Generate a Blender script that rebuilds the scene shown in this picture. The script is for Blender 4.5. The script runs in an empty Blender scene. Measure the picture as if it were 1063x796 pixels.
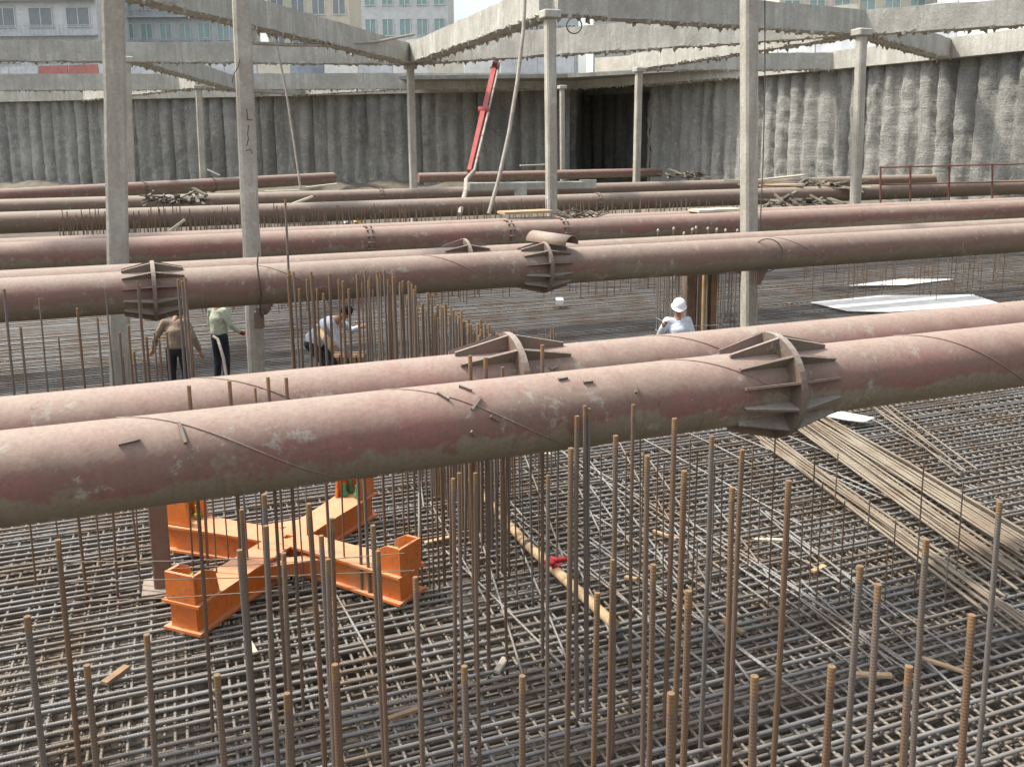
import bpy, bmesh, math, random
from mathutils import Vector, Matrix, noise
R = math.radians
rnd = random.Random(7)
C = bpy.context.scene.collection
sc = bpy.context.scene

# ------------------------------------------------------------------ camera
CAM_H = 4.4
th = math.atan(.186); ph = math.atan(.0097)
r0 = Vector((1, 0, 0)); u0 = Vector((0, math.sin(th), math.cos(th))); fw = Vector((0, math.cos(th), -math.sin(th)))
rt = r0*math.cos(ph) - u0*math.sin(ph); up = u0*math.cos(ph) + r0*math.sin(ph)
cam_d = bpy.data.cameras.new('camera'); cam = bpy.data.objects.new('camera', cam_d); C.objects.link(cam)
M = Matrix((rt, up, -fw)).transposed().to_4x4(); M.translation = Vector((0, 0, CAM_H)); cam.matrix_world = M
cam_d.sensor_width = 36; cam_d.lens = 1000/1063*36; cam_d.shift_x = .0028; cam_d.shift_y = -.0593
cam_d.clip_start = .1; cam_d.clip_end = 3000; sc.camera = cam
EYE = Vector((0, 0, CAM_H))

# ------------------------------------------------------------------ light
SUN_DIR = Vector((-.62, .12, 1.0)).normalized()          # towards the sun
w = bpy.data.worlds.new('World'); sc.world = w; w.use_nodes = True
nt = w.node_tree; bg = nt.nodes['Background']
sky = nt.nodes.new('ShaderNodeTexSky'); sky.sky_type = 'NISHITA'; sky.sun_disc = False
sky.sun_elevation = math.asin(SUN_DIR.z); sky.sun_rotation = math.atan2(SUN_DIR.x, SUN_DIR.y)
sky.air_density = 1.3; sky.dust_density = 4.0; sky.ozone_density = 1.6
hs = nt.nodes.new('ShaderNodeHueSaturation'); hs.inputs['Saturation'].default_value = .45; nt.links.new(sky.outputs[0], hs.inputs['Color']); nt.links.new(hs.outputs[0], bg.inputs[0]); bg.inputs[1].default_value = .15
sd = bpy.data.lights.new('sun', 'SUN'); sd.energy = 2.5; sd.angle = R(4); sd.color = (1, .94, .83)
so = bpy.data.objects.new('sun', sd); C.objects.link(so); so.rotation_euler = SUN_DIR.to_track_quat('Z', 'Y').to_euler(); so.location = (0, 0, 60)
sc.view_settings.view_transform = 'Standard'; sc.view_settings.look = 'None'; sc.view_settings.exposure = .96; sc.view_settings.gamma = 1
sc.view_settings.use_curve_mapping = False

# ------------------------------------------------------------------ survey helpers: a sight line to a real point of the site
def ray(x, y): return fw + rt*((x-528.5)/1000) - up*((y-335)/1000)
def spot(x, y, z=0.0):
    d = ray(x, y); return EYE + d*((z-CAM_H)/d.z)
def away(x, y, Y):
    d = ray(x, y); return EYE + d*(Y/d.y)

# ------------------------------------------------------------------ tags
def tag(o, label=None, cat=None, group=None, kind=None):
    if label: o['label'] = label
    if cat: o['category'] = cat
    if group: o['group'] = group
    if kind: o['kind'] = kind
    return o
def empty(name, loc=(0, 0, 0), rz=0):
    o = bpy.data.objects.new(name, None); C.objects.link(o); o.location = loc; o.rotation_euler = (0, 0, rz); o.empty_display_size = .1
    return o

# ------------------------------------------------------------------ mesh builder
def frame(d):
    d = d.normalized(); a = Vector((0, 0, 1)) if abs(d.z) < .9 else Vector((1, 0, 0))
    s = d.cross(a).normalized(); return s, s.cross(d).normalized()
class MB:
    def __init__(s): s.v = []; s.f = []; s.sm = []
    def add(s, vs, fs, smooth=False):
        b = len(s.v); s.v += [tuple(v) for v in vs]; s.f += [tuple(i+b for i in f) for f in fs]; s.sm += [smooth]*len(fs); return s
    def box(s, c, size, rot=None, bev=0):
        hx, hy, hz = [k/2 for k in size]
        if bev and min(size) > bev*2.2:
            vs = []
            for sx in (-1, 1):
                for sy in (-1, 1):
                    for sz in (-1, 1):
                        vs += [(sx*(hx-bev), sy*(hy-bev), sz*hz), (sx*(hx-bev), sy*hy, sz*(hz-bev)), (sx*hx, sy*(hy-bev), sz*(hz-bev))]
            bm = bmesh.new(); [bm.verts.new(v) for v in vs]; bmesh.ops.convex_hull(bm, input=bm.verts)
            bm.verts.index_update(); bm.faces.ensure_lookup_table()
            V = [v.co.copy() for v in bm.verts]; F = [[v.index for v in f.verts] for f in bm.faces]; bm.free()
        else:
            V = [Vector((x, y, z)) for x in (-hx, hx) for y in (-hy, hy) for z in (-hz, hz)]
            F = [(0, 1, 3, 2), (4, 6, 7, 5), (0, 4, 5, 1), (2, 3, 7, 6), (0, 2, 6, 4), (1, 5, 7, 3)]
        if rot is not None: V = [rot @ Vector(v) for v in V]
        return s.add([Vector(v)+Vector(c) for v in V], F)
    def bar(s, a, b, wd, h, rollup=Vector((0, 0, 1)), bev=0):
        a = Vector(a); b = Vector(b); d = (b-a); L = d.length; d.normalize()
        sd_ = d.cross(rollup).normalized(); u = sd_.cross(d)
        return s.box((a+b)/2, (L, wd, h), Matrix((d, sd_, u)).transposed(), bev)
    def tube(s, pts, r, n=8, cap=True, smooth=True):
        pts = [Vector(p) for p in pts]; m = len(pts); rs = r if isinstance(r, (list, tuple)) else [r]*m
        vs = []; s1 = None
        for i, p in enumerate(pts):
            d = (pts[min(i+1, m-1)]-pts[max(i-1, 0)])
            if s1 is None: s1, _ = frame(d)
            dn = d.normalized(); s1 = (s1 - dn*s1.dot(dn)).normalized(); u = s1.cross(dn)
            for k in range(n):
                a = 2*math.pi*k/n; vs.append(p + (s1*math.cos(a)+u*math.sin(a))*rs[i])
        fs = [(i*n+k, i*n+(k+1) % n, (i+1)*n+(k+1) % n, (i+1)*n+k) for i in range(m-1) for k in range(n)]
        s.add(vs, fs, smooth)
        if cap: s.add([vs[k] for k in range(n)], [tuple(range(n))]); s.add([vs[(m-1)*n+k] for k in range(n)], [tuple(reversed(range(n)))])
        return s
    def ell(s, c, r, n=12, rot=None):
        vs = []; fs = []; m = n//2+2
        for i in range(m+1):
            t = math.pi*i/m
            for k in range(n):
                a = 2*math.pi*k/n; v = Vector((r[0]*math.sin(t)*math.cos(a), r[1]*math.sin(t)*math.sin(a), r[2]*math.cos(t)))
                if rot is not None: v = rot @ v
                vs.append(v+Vector(c))
        fs = [(i*n+k, (i+1)*n+k, (i+1)*n+(k+1) % n, i*n+(k+1) % n) for i in range(m) for k in range(n)]
        return s.add(vs, fs, True)
    def prism(s, poly, ax, thick):
        """flat polygon of 3D points thickened by vector ax*thick, centred"""
        ax = Vector(ax).normalized()*thick/2; n = len(poly)
        vs = [Vector(p)-ax for p in poly]+[Vector(p)+ax for p in poly]
        return s.add(vs, [tuple(range(n)), tuple(reversed(range(n, 2*n)))]+[(i, i+n, (i+1) % n+n, (i+1) % n) for i in range(n)])
    def mesh(s, name, fix=False):
        me = bpy.data.meshes.new(name); me.from_pydata(s.v, [], s.f); me.polygons.foreach_set('use_smooth', s.sm)
        if fix or len(s.v) < 60000:
            bm = bmesh.new(); bm.from_mesh(me); bmesh.ops.recalc_face_normals(bm, faces=bm.faces); bm.to_mesh(me); bm.free()
        me.update(); return me
    def build(s, name, mat, parent=None):
        me = s.mesh(name); me.materials.append(mat); o = bpy.data.objects.new(name, me); C.objects.link(o)
        if parent: o.parent = parent
        return o

# ------------------------------------------------------------------ materials
def nd(t, kind, **k):
    n = t.nodes.new(kind)
    for a, b in k.items():
        if a in n.inputs: n.inputs[a].default_value = b
        else: setattr(n, a, b)
    return n
class Mat:
    def __init__(s, name, rough=.85, metal=0, spec=.3):
        s.m = bpy.data.materials.new(name); s.m.use_nodes = True; s.t = s.m.node_tree; s.b = s.t.nodes['Principled BSDF']
        s.b.inputs['Roughness'].default_value = rough; s.b.inputs['Metallic'].default_value = metal; s.b.inputs['Specular IOR Level'].default_value = spec
        s.co = s.t.nodes.new('ShaderNodeTexCoord')
    def L(s, a, b): s.t.links.new(a, b)
    def noise(s, scale=5, detail=5, rough=.6, vec=None, stretch=None, src='Object'):
        n = nd(s.t, 'ShaderNodeTexNoise'); n.inputs['Scale'].default_value = scale; n.inputs['Detail'].default_value = detail; n.inputs['Roughness'].default_value = rough
        v = vec or s.co.outputs[src]
        if stretch:
            mp = nd(s.t, 'ShaderNodeMapping'); mp.inputs['Scale'].default_value = stretch; s.L(v, mp.inputs['Vector']); v = mp.outputs[0]
        s.L(v, n.inputs['Vector']); return n.outputs['Fac']
    def ramp(s, fac, stops):
        r = s.t.nodes.new('ShaderNodeValToRGB'); e = r.color_ramp.elements
        while len(e) < len(stops): e.new(.5)
        for i, (p, c) in enumerate(stops): e[i].position = p; e[i].color = (c, c, c, 1) if isinstance(c, (int, float)) else (*c, 1)
        s.L(fac, r.inputs[0]); return r.outputs[0]
    def mix(s, fac, a, b, mode='MIX'):
        n = s.t.nodes.new('ShaderNodeMix'); n.data_type = 'RGBA'; n.blend_type = mode
        for inp, v in ((n.inputs[0], fac), (n.inputs[6], a), (n.inputs[7], b)):
            if isinstance(v, (int, float)): inp.default_value = v
            elif isinstance(v, tuple): inp.default_value = (*v, 1)
            else: s.L(v, inp)
        return n.outputs[2]
    def math(s, op, a, b=0.0):
        n = s.t.nodes.new('ShaderNodeMath'); n.operation = op
        for inp, v in ((n.inputs[0], a), (n.inputs[1], b)):
            if isinstance(v, (int, float)): inp.default_value = v
            else: s.L(v, inp)
        return n.outputs[0]
    def bump(s, h, st=.3, dist=.02):
        b = s.t.nodes.new('ShaderNodeBump'); b.inputs['Strength'].default_value = st; b.inputs['Distance'].default_value = dist
        s.L(h, b.inputs['Height']); s.L(b.outputs[0], s.b.inputs['Normal'])
    def col(s, c):
        if isinstance(c, tuple): s.b.inputs['Base Color'].default_value = (*c, 1)
        else: s.L(c, s.b.inputs['Base Color'])
    def sep(s, out):
        n = s.t.nodes.new('ShaderNodeSeparateXYZ'); s.L(out, n.inputs[0]); return n.outputs
MT = {}
def concrete(name, a=(.34, .34, .31), b=(.22, .215, .19), c=(.44, .43, .38), streak=True, wood=True):
    m = Mat(name, .92)
    n1 = m.noise(.9, 8, .68); n2 = m.noise(14, 6, .7)
    col = m.mix(m.ramp(n1, [(.36, 0.), (.62, 1.)]), b, a)
    if streak:
        n3 = m.noise(1, 5, .65, stretch=(5, 5, .35)); col = m.mix(m.math('MULTIPLY', m.ramp(n3, [(.46, 0.), (.62, 1.)]), .8), col, b)
    n4 = m.noise(2.3, 8, .75); col = m.mix(m.math('MULTIPLY', m.ramp(n4, [(.56, 0.), (.66, 1.)]), .6), col, c)
    col = m.mix(m.ramp(n2, [(.3, .35), (.7, 0.)]), col, (.12, .115, .1)); m.col(col)
    m.bump(m.math('ADD', m.math('MULTIPLY', n4, 2.), n2), .6, .02); MT[name] = m.m
concrete('concrete'); concrete('column_concrete', (.57, .545, .47), (.4, .365, .3), (.64, .615, .54))
concrete('beam_concrete', (.58, .57, .51), (.4, .385, .335), (.66, .645, .57))
def shotcrete():
    m = Mat('shotcrete', .95); n1 = m.noise(.22, 9, .7); n2 = m.noise(2.4, 8, .72); n3 = m.noise(1, 6, .7, stretch=(.8, .8, .12)); n4 = m.noise(12, 5, .7)
    col = m.mix(m.ramp(n1, [(.38, 0.), (.6, 1.)]), (.29, .29, .275), (.42, .415, .38))
    col = m.mix(m.ramp(n3, [(.48, 0.), (.62, .6)]), col, (.13, .13, .12))
    col = m.mix(m.ramp(n2, [(.52, 0.), (.64, .65)]), col, (.5, .49, .44))
    col = m.mix(m.ramp(n4, [(.35, .5), (.6, 0.)]), col, (.12, .12, .11)); m.col(col)
    nh = m.noise(1, 5, .7, stretch=(.5, .5, 5)); m.bump(m.math('ADD', m.math('ADD', n2, n4), nh), 1., .09); MT['shotcrete'] = m.m
shotcrete()
def pipe_paint(name, red=(.262, .115, .094), red2=(.2, .105, .078), mud=(.25, .21, .145), dust=(.375, .30, .245), rustiness=.5):
    m = Mat(name, .62, 0, .35)
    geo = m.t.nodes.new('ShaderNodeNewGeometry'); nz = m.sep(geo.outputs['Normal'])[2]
    n1 = m.noise(1.2, 7, .65); n2 = m.noise(5, 7, .7); n3 = m.noise(1, 6, .7, stretch=(.5, 5, 5)); nb = m.noise(26, 4, .7)
    ns = m.noise(1, 6, .75, stretch=(9, 1.2, 1.2))
    col = m.mix(m.ramp(n1, [(.38, 0.), (.63, 1.)]), red, red2)
    col = m.mix(m.ramp(n3, [(.44, 0.), (.6, .6*rustiness+.35)]), col, (.21, .145, .105))
    # dried mud and cement splash gathered on the lower side, ragged edge
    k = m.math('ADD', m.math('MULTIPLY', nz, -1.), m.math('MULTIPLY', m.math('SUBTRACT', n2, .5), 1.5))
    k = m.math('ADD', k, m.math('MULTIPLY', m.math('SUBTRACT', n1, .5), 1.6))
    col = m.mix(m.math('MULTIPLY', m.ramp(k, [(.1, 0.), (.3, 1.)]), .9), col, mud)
    col = m.mix(m.ramp(ns, [(.55, 0.), (.66, .6)]), col, (.16, .115, .09))
    # settled dust on top
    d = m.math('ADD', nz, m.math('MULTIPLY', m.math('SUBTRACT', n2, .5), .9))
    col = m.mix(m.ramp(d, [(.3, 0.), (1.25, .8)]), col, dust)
    n5 = m.noise(3.1, 8, .8); col = m.mix(m.ramp(n5, [(.575, 0.), (.63, .75)]), col, (.36, .33, .27))
    n6 = m.noise(9, 6, .8); col = m.mix(m.ramp(n6, [(.31, .8), (.37, 0.)]), col, (.09, .055, .04))
    col = m.mix(m.ramp(nb, [(.3, .3), (.6, 0.)]), col, (.1, .07, .06))
    m.col(col); m.L(m.ramp(n2, [(.3, .5), (.7, .8)]), m.b.inputs['Roughness'])
    m.bump(m.math('ADD', m.math('MULTIPLY', n2, .9), nb), .5, .006); MT[name] = m.m
pipe_paint('pipe_paint'); pipe_paint('pipe_brown', (.2, .12, .09), (.17, .12, .085), (.17, .14, .1), (.36, .31, .26), 1.)
pipe_paint('flange_steel', (.21, .14, .115), (.16, .11, .09), (.17, .145, .11), (.36, .32, .27), .8)
def rebar(name, tip=True, base=(.19, .165, .145), rust=(.2, .115, .06), k=.5, metal=.25, rib=True):
    m = Mat(name, .55, metal, .4)
    n1 = m.noise(1.3 if not tip else 2.2, 5, .65); n2 = m.noise(40, 3, .6)
    info = m.t.nodes.new('ShaderNodeObjectInfo')
    f = m.math('ADD', n1, m.math('MULTIPLY', m.math('SUBTRACT', info.outputs['Random'], .5), .25)) if tip else n1
    col = m.mix(m.ramp(f, [(k-.08, 0.), (k+.14, .85)]), base, rust)
    if tip:
        gz = m.sep(m.co.outputs['Generated'])[2]; col = m.mix(m.ramp(gz, [(.965, 0.), (.972, .9)]), col, (.27, .165, .08))
    m.col(col)
    if rib:
        wv = m.t.nodes.new('ShaderNodeTexWave'); wv.wave_type = 'BANDS'; wv.bands_direction = 'Z' if tip else 'DIAGONAL'; wv.inputs['Scale'].default_value = 45 if tip else 22; wv.inputs['Distortion'].default_value = 1.5
        m.L(m.co.outputs['Object'], wv.inputs['Vector']); m.bump(m.math('ADD', wv.outputs['Fac'], n2), .5, .006)
    MT[name] = m.m
pipe_paint('pipe_mid', (.225, .118, .094), (.18, .105, .078), (.21, .175, .12), (.37, .305, .25), .9)
rebar('starter_steel'); rebar('starter_rusty', k=.38)
rebar('mat_steel', False, (.295, .287, .272), (.215, .155, .105), .505, .35)
rebar('mat_steel_dull', False, (.235, .215, .19), (.185, .135, .09), .5, .25)
rebar('pale_bar', False, (.29, .25, .19), (.2, .15, .105), .48, .1)
def plain(name, c, c2=None, rough=.7, metal=0, sc_=6, bump=.2, spec=.3):
    m = Mat(name, rough, metal, spec); n = m.noise(sc_, 7, .65); c2 = c2 or tuple(k*.65 for k in c)
    n2 = m.noise(sc_*5, 4, .7)
    col = m.mix(m.ramp(n, [(.38, 0.), (.66, 1.)]), c, c2); m.col(m.mix(m.ramp(n2, [(.34, .3), (.55, 0.)]), col, tuple(k*.5 for k in c2))); m.bump(n2, bump, .01); MT[name] = m.m
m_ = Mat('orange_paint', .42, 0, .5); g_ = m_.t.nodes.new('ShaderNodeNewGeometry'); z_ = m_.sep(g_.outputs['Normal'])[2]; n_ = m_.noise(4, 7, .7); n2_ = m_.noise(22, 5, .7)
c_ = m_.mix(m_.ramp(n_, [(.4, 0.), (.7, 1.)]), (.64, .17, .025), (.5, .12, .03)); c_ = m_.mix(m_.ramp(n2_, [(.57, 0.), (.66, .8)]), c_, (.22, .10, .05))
n3_ = m_.noise(1.5, 8, .8); c_ = m_.mix(m_.ramp(n3_, [(.53, 0.), (.62, .6)]), c_, (.42, .27, .15)); c_ = m_.mix(m_.math('MULTIPLY', m_.ramp(z_, [(.6, 0.), (1., .6)]), m_.ramp(n_, [(.25, .5), (.6, 1.)])), c_, (.62, .42, .27)); m_.col(c_); m_.bump(n2_, .15, .01); MT['orange_paint'] = m_.m  # upward faces mixed paler: strong sunlight on the tops put into the paint colour
for cl, c1, c2 in (('shirt_tan', (.36, .28, .21), (.24, .185, .14)), ('shirt_green', (.46, .49, .37), (.33, .36, .27)), ('shirt_white', (.66, .69, .74), (.5, .53, .6)), ('trousers', (.045, .048, .065), (.02, .021, .03))):
    m_ = Mat(cl, .92, 0, .2); a_ = m_.noise(4, 5, .6, stretch=(1, 1, .8)); b_ = m_.noise(30, 4, .6); m_.col(m_.mix(m_.ramp(a_, [(.4, 0.), (.62, 1.)]), c1, c2)); m_.bump(m_.math('ADD', m_.math('MULTIPLY', a_, 3.), m_.math('MULTIPLY', b_, .3)), .8, .03); MT[cl] = m_.m
plain('timber', (.5, .36, .21), (.36, .25, .15), .8); plain('pale_board', (.56, .52, .42), (.42, .37, .28), .8); plain('ply', (.34, .22, .13), (.22, .15, .09), .8)
plain('white_sheet', (.8, .8, .78), (.66, .65, .61), .6, 0, 2); plain('soil', (.2, .18, .145), (.13, .115, .09), .95, 0, 1.4, .8)
plain('blinding', (.14, .122, .098), (.09, .078, .062), .95, 0, .8, .6); plain('street_surface', (.16, .155, .145), (.12, .12, .11), .9, 0, .3)
plain('boom_red', (.42, .085, .08), (.33, .08, .07), .6, 0, 1.5); plain('hose', (.42, .38, .32), (.28, .24, .2), .7, 0, 3); plain('cable', (.10, .085, .07), None, .7)
plain('rust_rail', (.22, .1, .07), None, .75); plain('skin', (.42, .24, .16), (.37, .2, .13), .55, 0, 9, .05); plain('hair', (.02, .017, .015), None, .6)
plain('glove_orange', (.55, .2, .06), None, .85); plain('glove_red', (.35, .04, .04), None, .85)
plain('helmet_white', (.8, .8, .78), (.72, .72, .7), .3, 0, 3, .02, .5); plain('helmet_yellow', (.62, .4, .1), (.55, .35, .1), .35, 0, 3, .02, .5)
plain('boot', (.05, .045, .035), None, .8); plain('bolt_green', (.06, .3, .16), None, .4); plain('bolt_yellow', (.5, .5, .08), None, .4)
plain('hoarding_white', (.55, .57, .58), (.42, .44, .46), .7, 0, .6); plain('hoarding_red', (.42, .18, .15), (.34, .15, .13), .7, 0, .6); plain('hoarding_blue', (.3, .34, .4), None, .7, 0, .6)
plain('facade_pale', (.72, .72, .69), (.64, .64, .61), .85, 0, .3); plain('facade_grey', (.58, .6, .59), (.5, .52, .51), .85, 0, .3); plain('facade_cream', (.64, .6, .5), (.56, .52, .43), .85, 0, .3)
plain('window_teal', (.3, .42, .4), (.25, .36, .36), .15, 0, .5, 0, .8); plain('window_dark', (.24, .27, .28), (.2, .23, .24), .15, 0, .5, 0, .8); plain('rag_red', (.38, .04, .045), None, .9)

# ------------------------------------------------------------------ SETTING
# pit edge, seen from above (clockwise from the far left), walls stand along it
WALL_L = [(-96, 96), (-60, 90), (4.9, 76)]
WALL_C = [(4.9, 76), (6.2, 85), (13.0, 80), (10.6, 71.5)]
WALL_R = [(10.6, 71.5), (21.4, 51.5), (26.2, 41), (33, 28), (37, 12), (38, -12)]
def lerp(a, b, t): return (a[0]+(b[0]-a[0])*t, a[1]+(b[1]-a[1])*t)
def walk(path, step):
    out = []; s = 0
    for a, b in zip(path[:-1], path[1:]):
        L = math.dist(a, b); n = max(2, int(L/step)); nx, ny = (b[1]-a[1])/L, -(b[0]-a[0])/L
        for i in range(n+(b == path[-1])): t = i/n; p = lerp(a, b, t); out.append((p[0], p[1], nx, ny, s+L*t))
        s += L
    return out
def wall(path, label, z1=8.4, step=.16):
    mb = MB(); P = walk(path, step); nz = 52; z0 = -1.0
    for (x, y, nx, ny, s) in P:
        cell = math.floor(s/1.15); u = (s/1.15-cell)*2-1; big = noise.noise(Vector((cell*3.1, 0, 5)))
        for k in range(nz+1):
            z = z0+(z1-z0)*k/nz
            rr = .48*math.sqrt(max(0, 1-min(1, abs(u)*1.04)**2))*(1+.2*big) + .05*big - .10*max(0, abs(u)-.86)/.14
            nn = noise.fractal(Vector((s*.8, z*.55, cell*.7)), 1., 2.1, 5)*.09 + noise.fractal(Vector((s*.25, z*.2, 9.)), 1., 2., 3)*.14
            blob = max(0, noise.noise(Vector((s*.33, z*.5, 3.3)))-.18)*.7
            rough_ = noise.fractal(Vector((s*2.6, z*1.9, 7.)), 1., 2.2, 4)*.075
            o = rr*(1-.55*min(1, blob*3)) + nn*.8 + blob*.3 + rough_*1.15 + max(0, 1.5-z)*.16
            mb.v.append((x+nx*o, y+ny*o, z))
    m = nz+1
    for i in range(len(P)-1):
        for k in range(nz): mb.f.append((i*m+k, (i+1)*m+k, (i+1)*m+k+1, i*m+k+1)); mb.sm.append(True)
    return tag(mb.build('pile_wall', MT['shotcrete']), label, 'retaining wall', 'bored pile walls round the pit')
def side(path, d):
    """path shifted to the pit side by d (negative: outwards)"""
    return [(x+nx*d, y+ny*d) for x, y, nx, ny, s in walk(path, 1e9)[::2]]+[]
wall(WALL_L, 'long grey bored pile wall in shade at the far left of the pit', step=.2)
wall(WALL_C, 'darkest piled wall in the recessed corner under the concrete deck')
wall(WALL_R, 'sunlit rough grey bored pile wall along the right side of the pit')
def ribbon(path, off0, off1, z0, z1, step=4):
    mb = MB(); P = walk(path, step)
    for i in range(len(P)-1):
        a, b = P[i], P[i+1]
        q = [(p[0]+p[2]*o, p[1]+p[3]*o) for p in (a, b) for o in (off0, off1)]
        vs = [(q[j][0], q[j][1], z) for j in (0, 1, 3, 2) for z in (z0, z1)]
        mb.add(vs, [(0, 1, 3, 2), (2, 3, 5, 4), (4, 5, 7, 6), (6, 7, 1, 0), (1, 7, 5, 3), (0, 2, 4, 6)])
    return mb
tag(ribbon(WALL_L, -.5, .9, 8.35, 9.3, 9).build('cap_beam', MT['beam_concrete']), 'concrete capping beam on top of the far left pile wall', 'capping beam', 'capping beams')
tag(ribbon(WALL_C, -.5, .6, 8.35, 9.3, 9).build('cap_beam', MT['beam_concrete']), 'concrete capping beam on top of the recessed corner wall', 'capping beam', 'capping beams')
tag(ribbon(WALL_R, -.5, .9, 8.3, 9.28, 6).build('cap_beam', MT['beam_concrete']), 'concrete capping beam on top of the sunlit right pile wall', 'capping beam', 'capping beams')
# pit floor, soil at the wall foot, street outside
mb = MB(); mb.add([(-140, -40, -.95), (60, -40, -.95), (60, 110, -.95), (-140, 110, -.95)], [(0, 1, 2, 3)]); tag(mb.build('pit_floor', MT['blinding']), kind='structure')
def terrain(name, path, prof, mat, amp=.25):
    mb = MB(); P = walk(path, .6); m = len(prof)
    for (x, y, nx, ny, s) in P:
        for (o, z) in prof: mb.v.append((x+nx*o, y+ny*o, z+(noise.fractal(Vector((s*.3, o*.4, 2)), 1, 2, 5)*amp*2.2 if z > -1 else 0)))
    for i in range(len(P)-1):
        for k in range(m-1): mb.f.append((i*m+k, (i+1)*m+k, (i+1)*m+k+1, i*m+k+1)); mb.sm.append(True)
    return tag(mb.build(name, mat), kind='structure')
pr = [(-.6, 1.5), (.4, 1.45), (1, 1.3), (1.7, 1.15), (2.5, 1.05), (3.4, .9), (4.4, .8), (5.6, .55), (7, .3), (8.4, .1), (9.6, -.1), (10.4, -1.4)]
terrain('soil_bank', WALL_L+[(10.8, 76)], pr, MT['soil']); terrain('soil_bank', WALL_R[:4], [(o*.62, z) for o, z in pr], MT['soil'])
outer = [(-1500, 96), (-1500, 1500), (1500, 1500), (1500, -12)]
mb = MB(); ring = WALL_L+WALL_C[1:]+WALL_R[1:]
ext = [(-1500, 300)]+[(x*14, 1500) for x, y in ring[1:3]]+[(110, 1500), (300, 1500), (500, 1500), (1500, 1200), (1500, 700), (1500, 500), (1500, 200), (1500, -12)]
ext = ext[:len(ring)] if len(ext) >= len(ring) else ext+[(1500, -12)]*(len(ring)-len(ext))
mb.add([(x, y, 9.25) for x, y in ring]+[(x, y, 9.25) for x, y in ext], [(i, i+1, len(ring)+i+1, len(ring)+i) for i in range(len(ring)-1)])
tag(mb.build('street_ground', MT['street_surface']), kind='structure')

# ---- first level: concrete struts, deck, columns
ZB = 8.3
def Y4(x, y): # distance where the underside of the first-level beams appears at pixel y
    d = ray(x, y); return (EYE+d*((ZB-CAM_H)/d.z))
def beam(a, b, label, wd=.8, h=.9, zo=0.0, mat='beam_concrete'):
    mb = MB(); a = Vector(a); b = Vector(b); a.z = b.z = 0; n = max(2, int((b-a).length/.5)); d = (b-a).normalized(); s_ = d.cross(Vector((0, 0, 1)))
    for i in range(n+1):
        p = a.lerp(b, i/n)
        for (u, z) in ((-1, 0), (1, 0), (1, 1), (-1, 1)):
            j = noise.noise(p*1.7+Vector((0, 0, u*3+z*7)))*.035
            mb.v.append(tuple(p+s_*(u*(wd/2+j))+Vector((0, 0, ZB+zo+z*h+(j*(2.2 if z == 0 else 1))))))
    for i in range(n):
        for k in range(4): mb.f.append((i*4+k, i*4+(k+1) % 4, (i+1)*4+(k+1) % 4, (i+1)*4+k)); mb.sm.append(False)
    mb.f += [(0, 1, 2, 3), (n*4+3, n*4+2, n*4+1, n*4)]; mb.sm += [False]*2
    # ragged spilled concrete and form edge left along the underside
    e = mb; q = int((b-a).length/.35)
    for i in range(q):
        for sd1 in (-1, 1):
            for rep_ in range(2):
                if rnd.random() < .3: continue
                p = a.lerp(b, (i+rnd.random())/q)+s_*(sd1*(wd/2-rnd.uniform(.0, .12))); L = rnd.choice((.02, .03, .04, .05, .07, .16))
                e.tube([p+Vector((0, 0, ZB+zo+.04)), p+d*rnd.uniform(-.05, .05)+Vector((0, 0, ZB+zo-L*.5)), p+d*rnd.uniform(-.08, .08)+Vector((0, 0, ZB+zo-L))], [rnd.uniform(.05, .13), rnd.uniform(.03, .09), .012], 5, smooth=False)
    o = mb.build('concrete_strut', MT[mat]); return tag(o, label, 'concrete beam', 'first-level concrete struts')
N427 = Y4(427, 67.5); N660 = Y4(661, 73.5); N893 = Y4(893, 38); N572 = Y4(572, 17); N136 = Y4(136, 65)
NW = Y4(1010, 72)
def far(a, b, k): return Vector(b)+(Vector(b)-Vector(a)).normalized()*k
beam(N427, far(N427, N136, 30), 'grey concrete strut running left from the second back column across the photo top')
beam(N427, Y4(300, 38)+(Y4(300, 38)-N427).normalized()*22, 'concrete strut coming forward to the left from the node above the red boom', zo=.004)
beam(N427, N572, 'sunlit cream concrete strut rising right to the column left of the hose', zo=.008)
beam(N427, N893, 'long deep grey concrete strut crossing behind the red boom at the photo top', h=1.15, zo=.012)
beam(N660, N893, 'cream sunlit concrete strut rising right towards the right hand back column', h=.85, zo=.016)
beam(N660, NW, 'grey concrete strut running behind the right back column to the sunlit wall', zo=-.004)
beam(N893, Y4(1010, 76)+Vector((2, 1, 0)), 'short concrete strut going back right from the right back column', zo=.004)
beam(N893, Vector((34, 26, 0)), 'concrete strut going forward right from the right back column', zo=.02)
beam(N572, N893, 'near concrete strut above the hose at the photo top edge', zo=.024)
B1 = Y4(-60, 95); B2 = Y4(600, 92.5); B3 = Y4(700, 92)
beam(B1, B2, 'far concrete strut parallel to the left pile wall below the hoarding', h=1.1, zo=.028)
beam(B2, Y4(800, 79), 'far concrete strut running right to the sunlit wall in front of the deck', h=1.05, zo=.03)
beam(N136, Y4(240, 96)+Vector((0, 8, 0)), 'far diagonal concrete strut behind the leftmost columns', zo=.034)
beam(Y4(208, 92), Vector((-36, 84.5, 0)), 'far diagonal concrete strut left of the wide column', zo=.038, wd=.7)
beam(Y4(208, 92), Vector((-16, 80.2, 0)), 'far diagonal concrete strut meeting the left wall behind the wide column', zo=.042, wd=.7)
beam(Y4(430, 93), Vector((-18, 80.5, 0)), 'far diagonal concrete strut meeting the left wall left of the boom', zo=.046, wd=.7)
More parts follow.
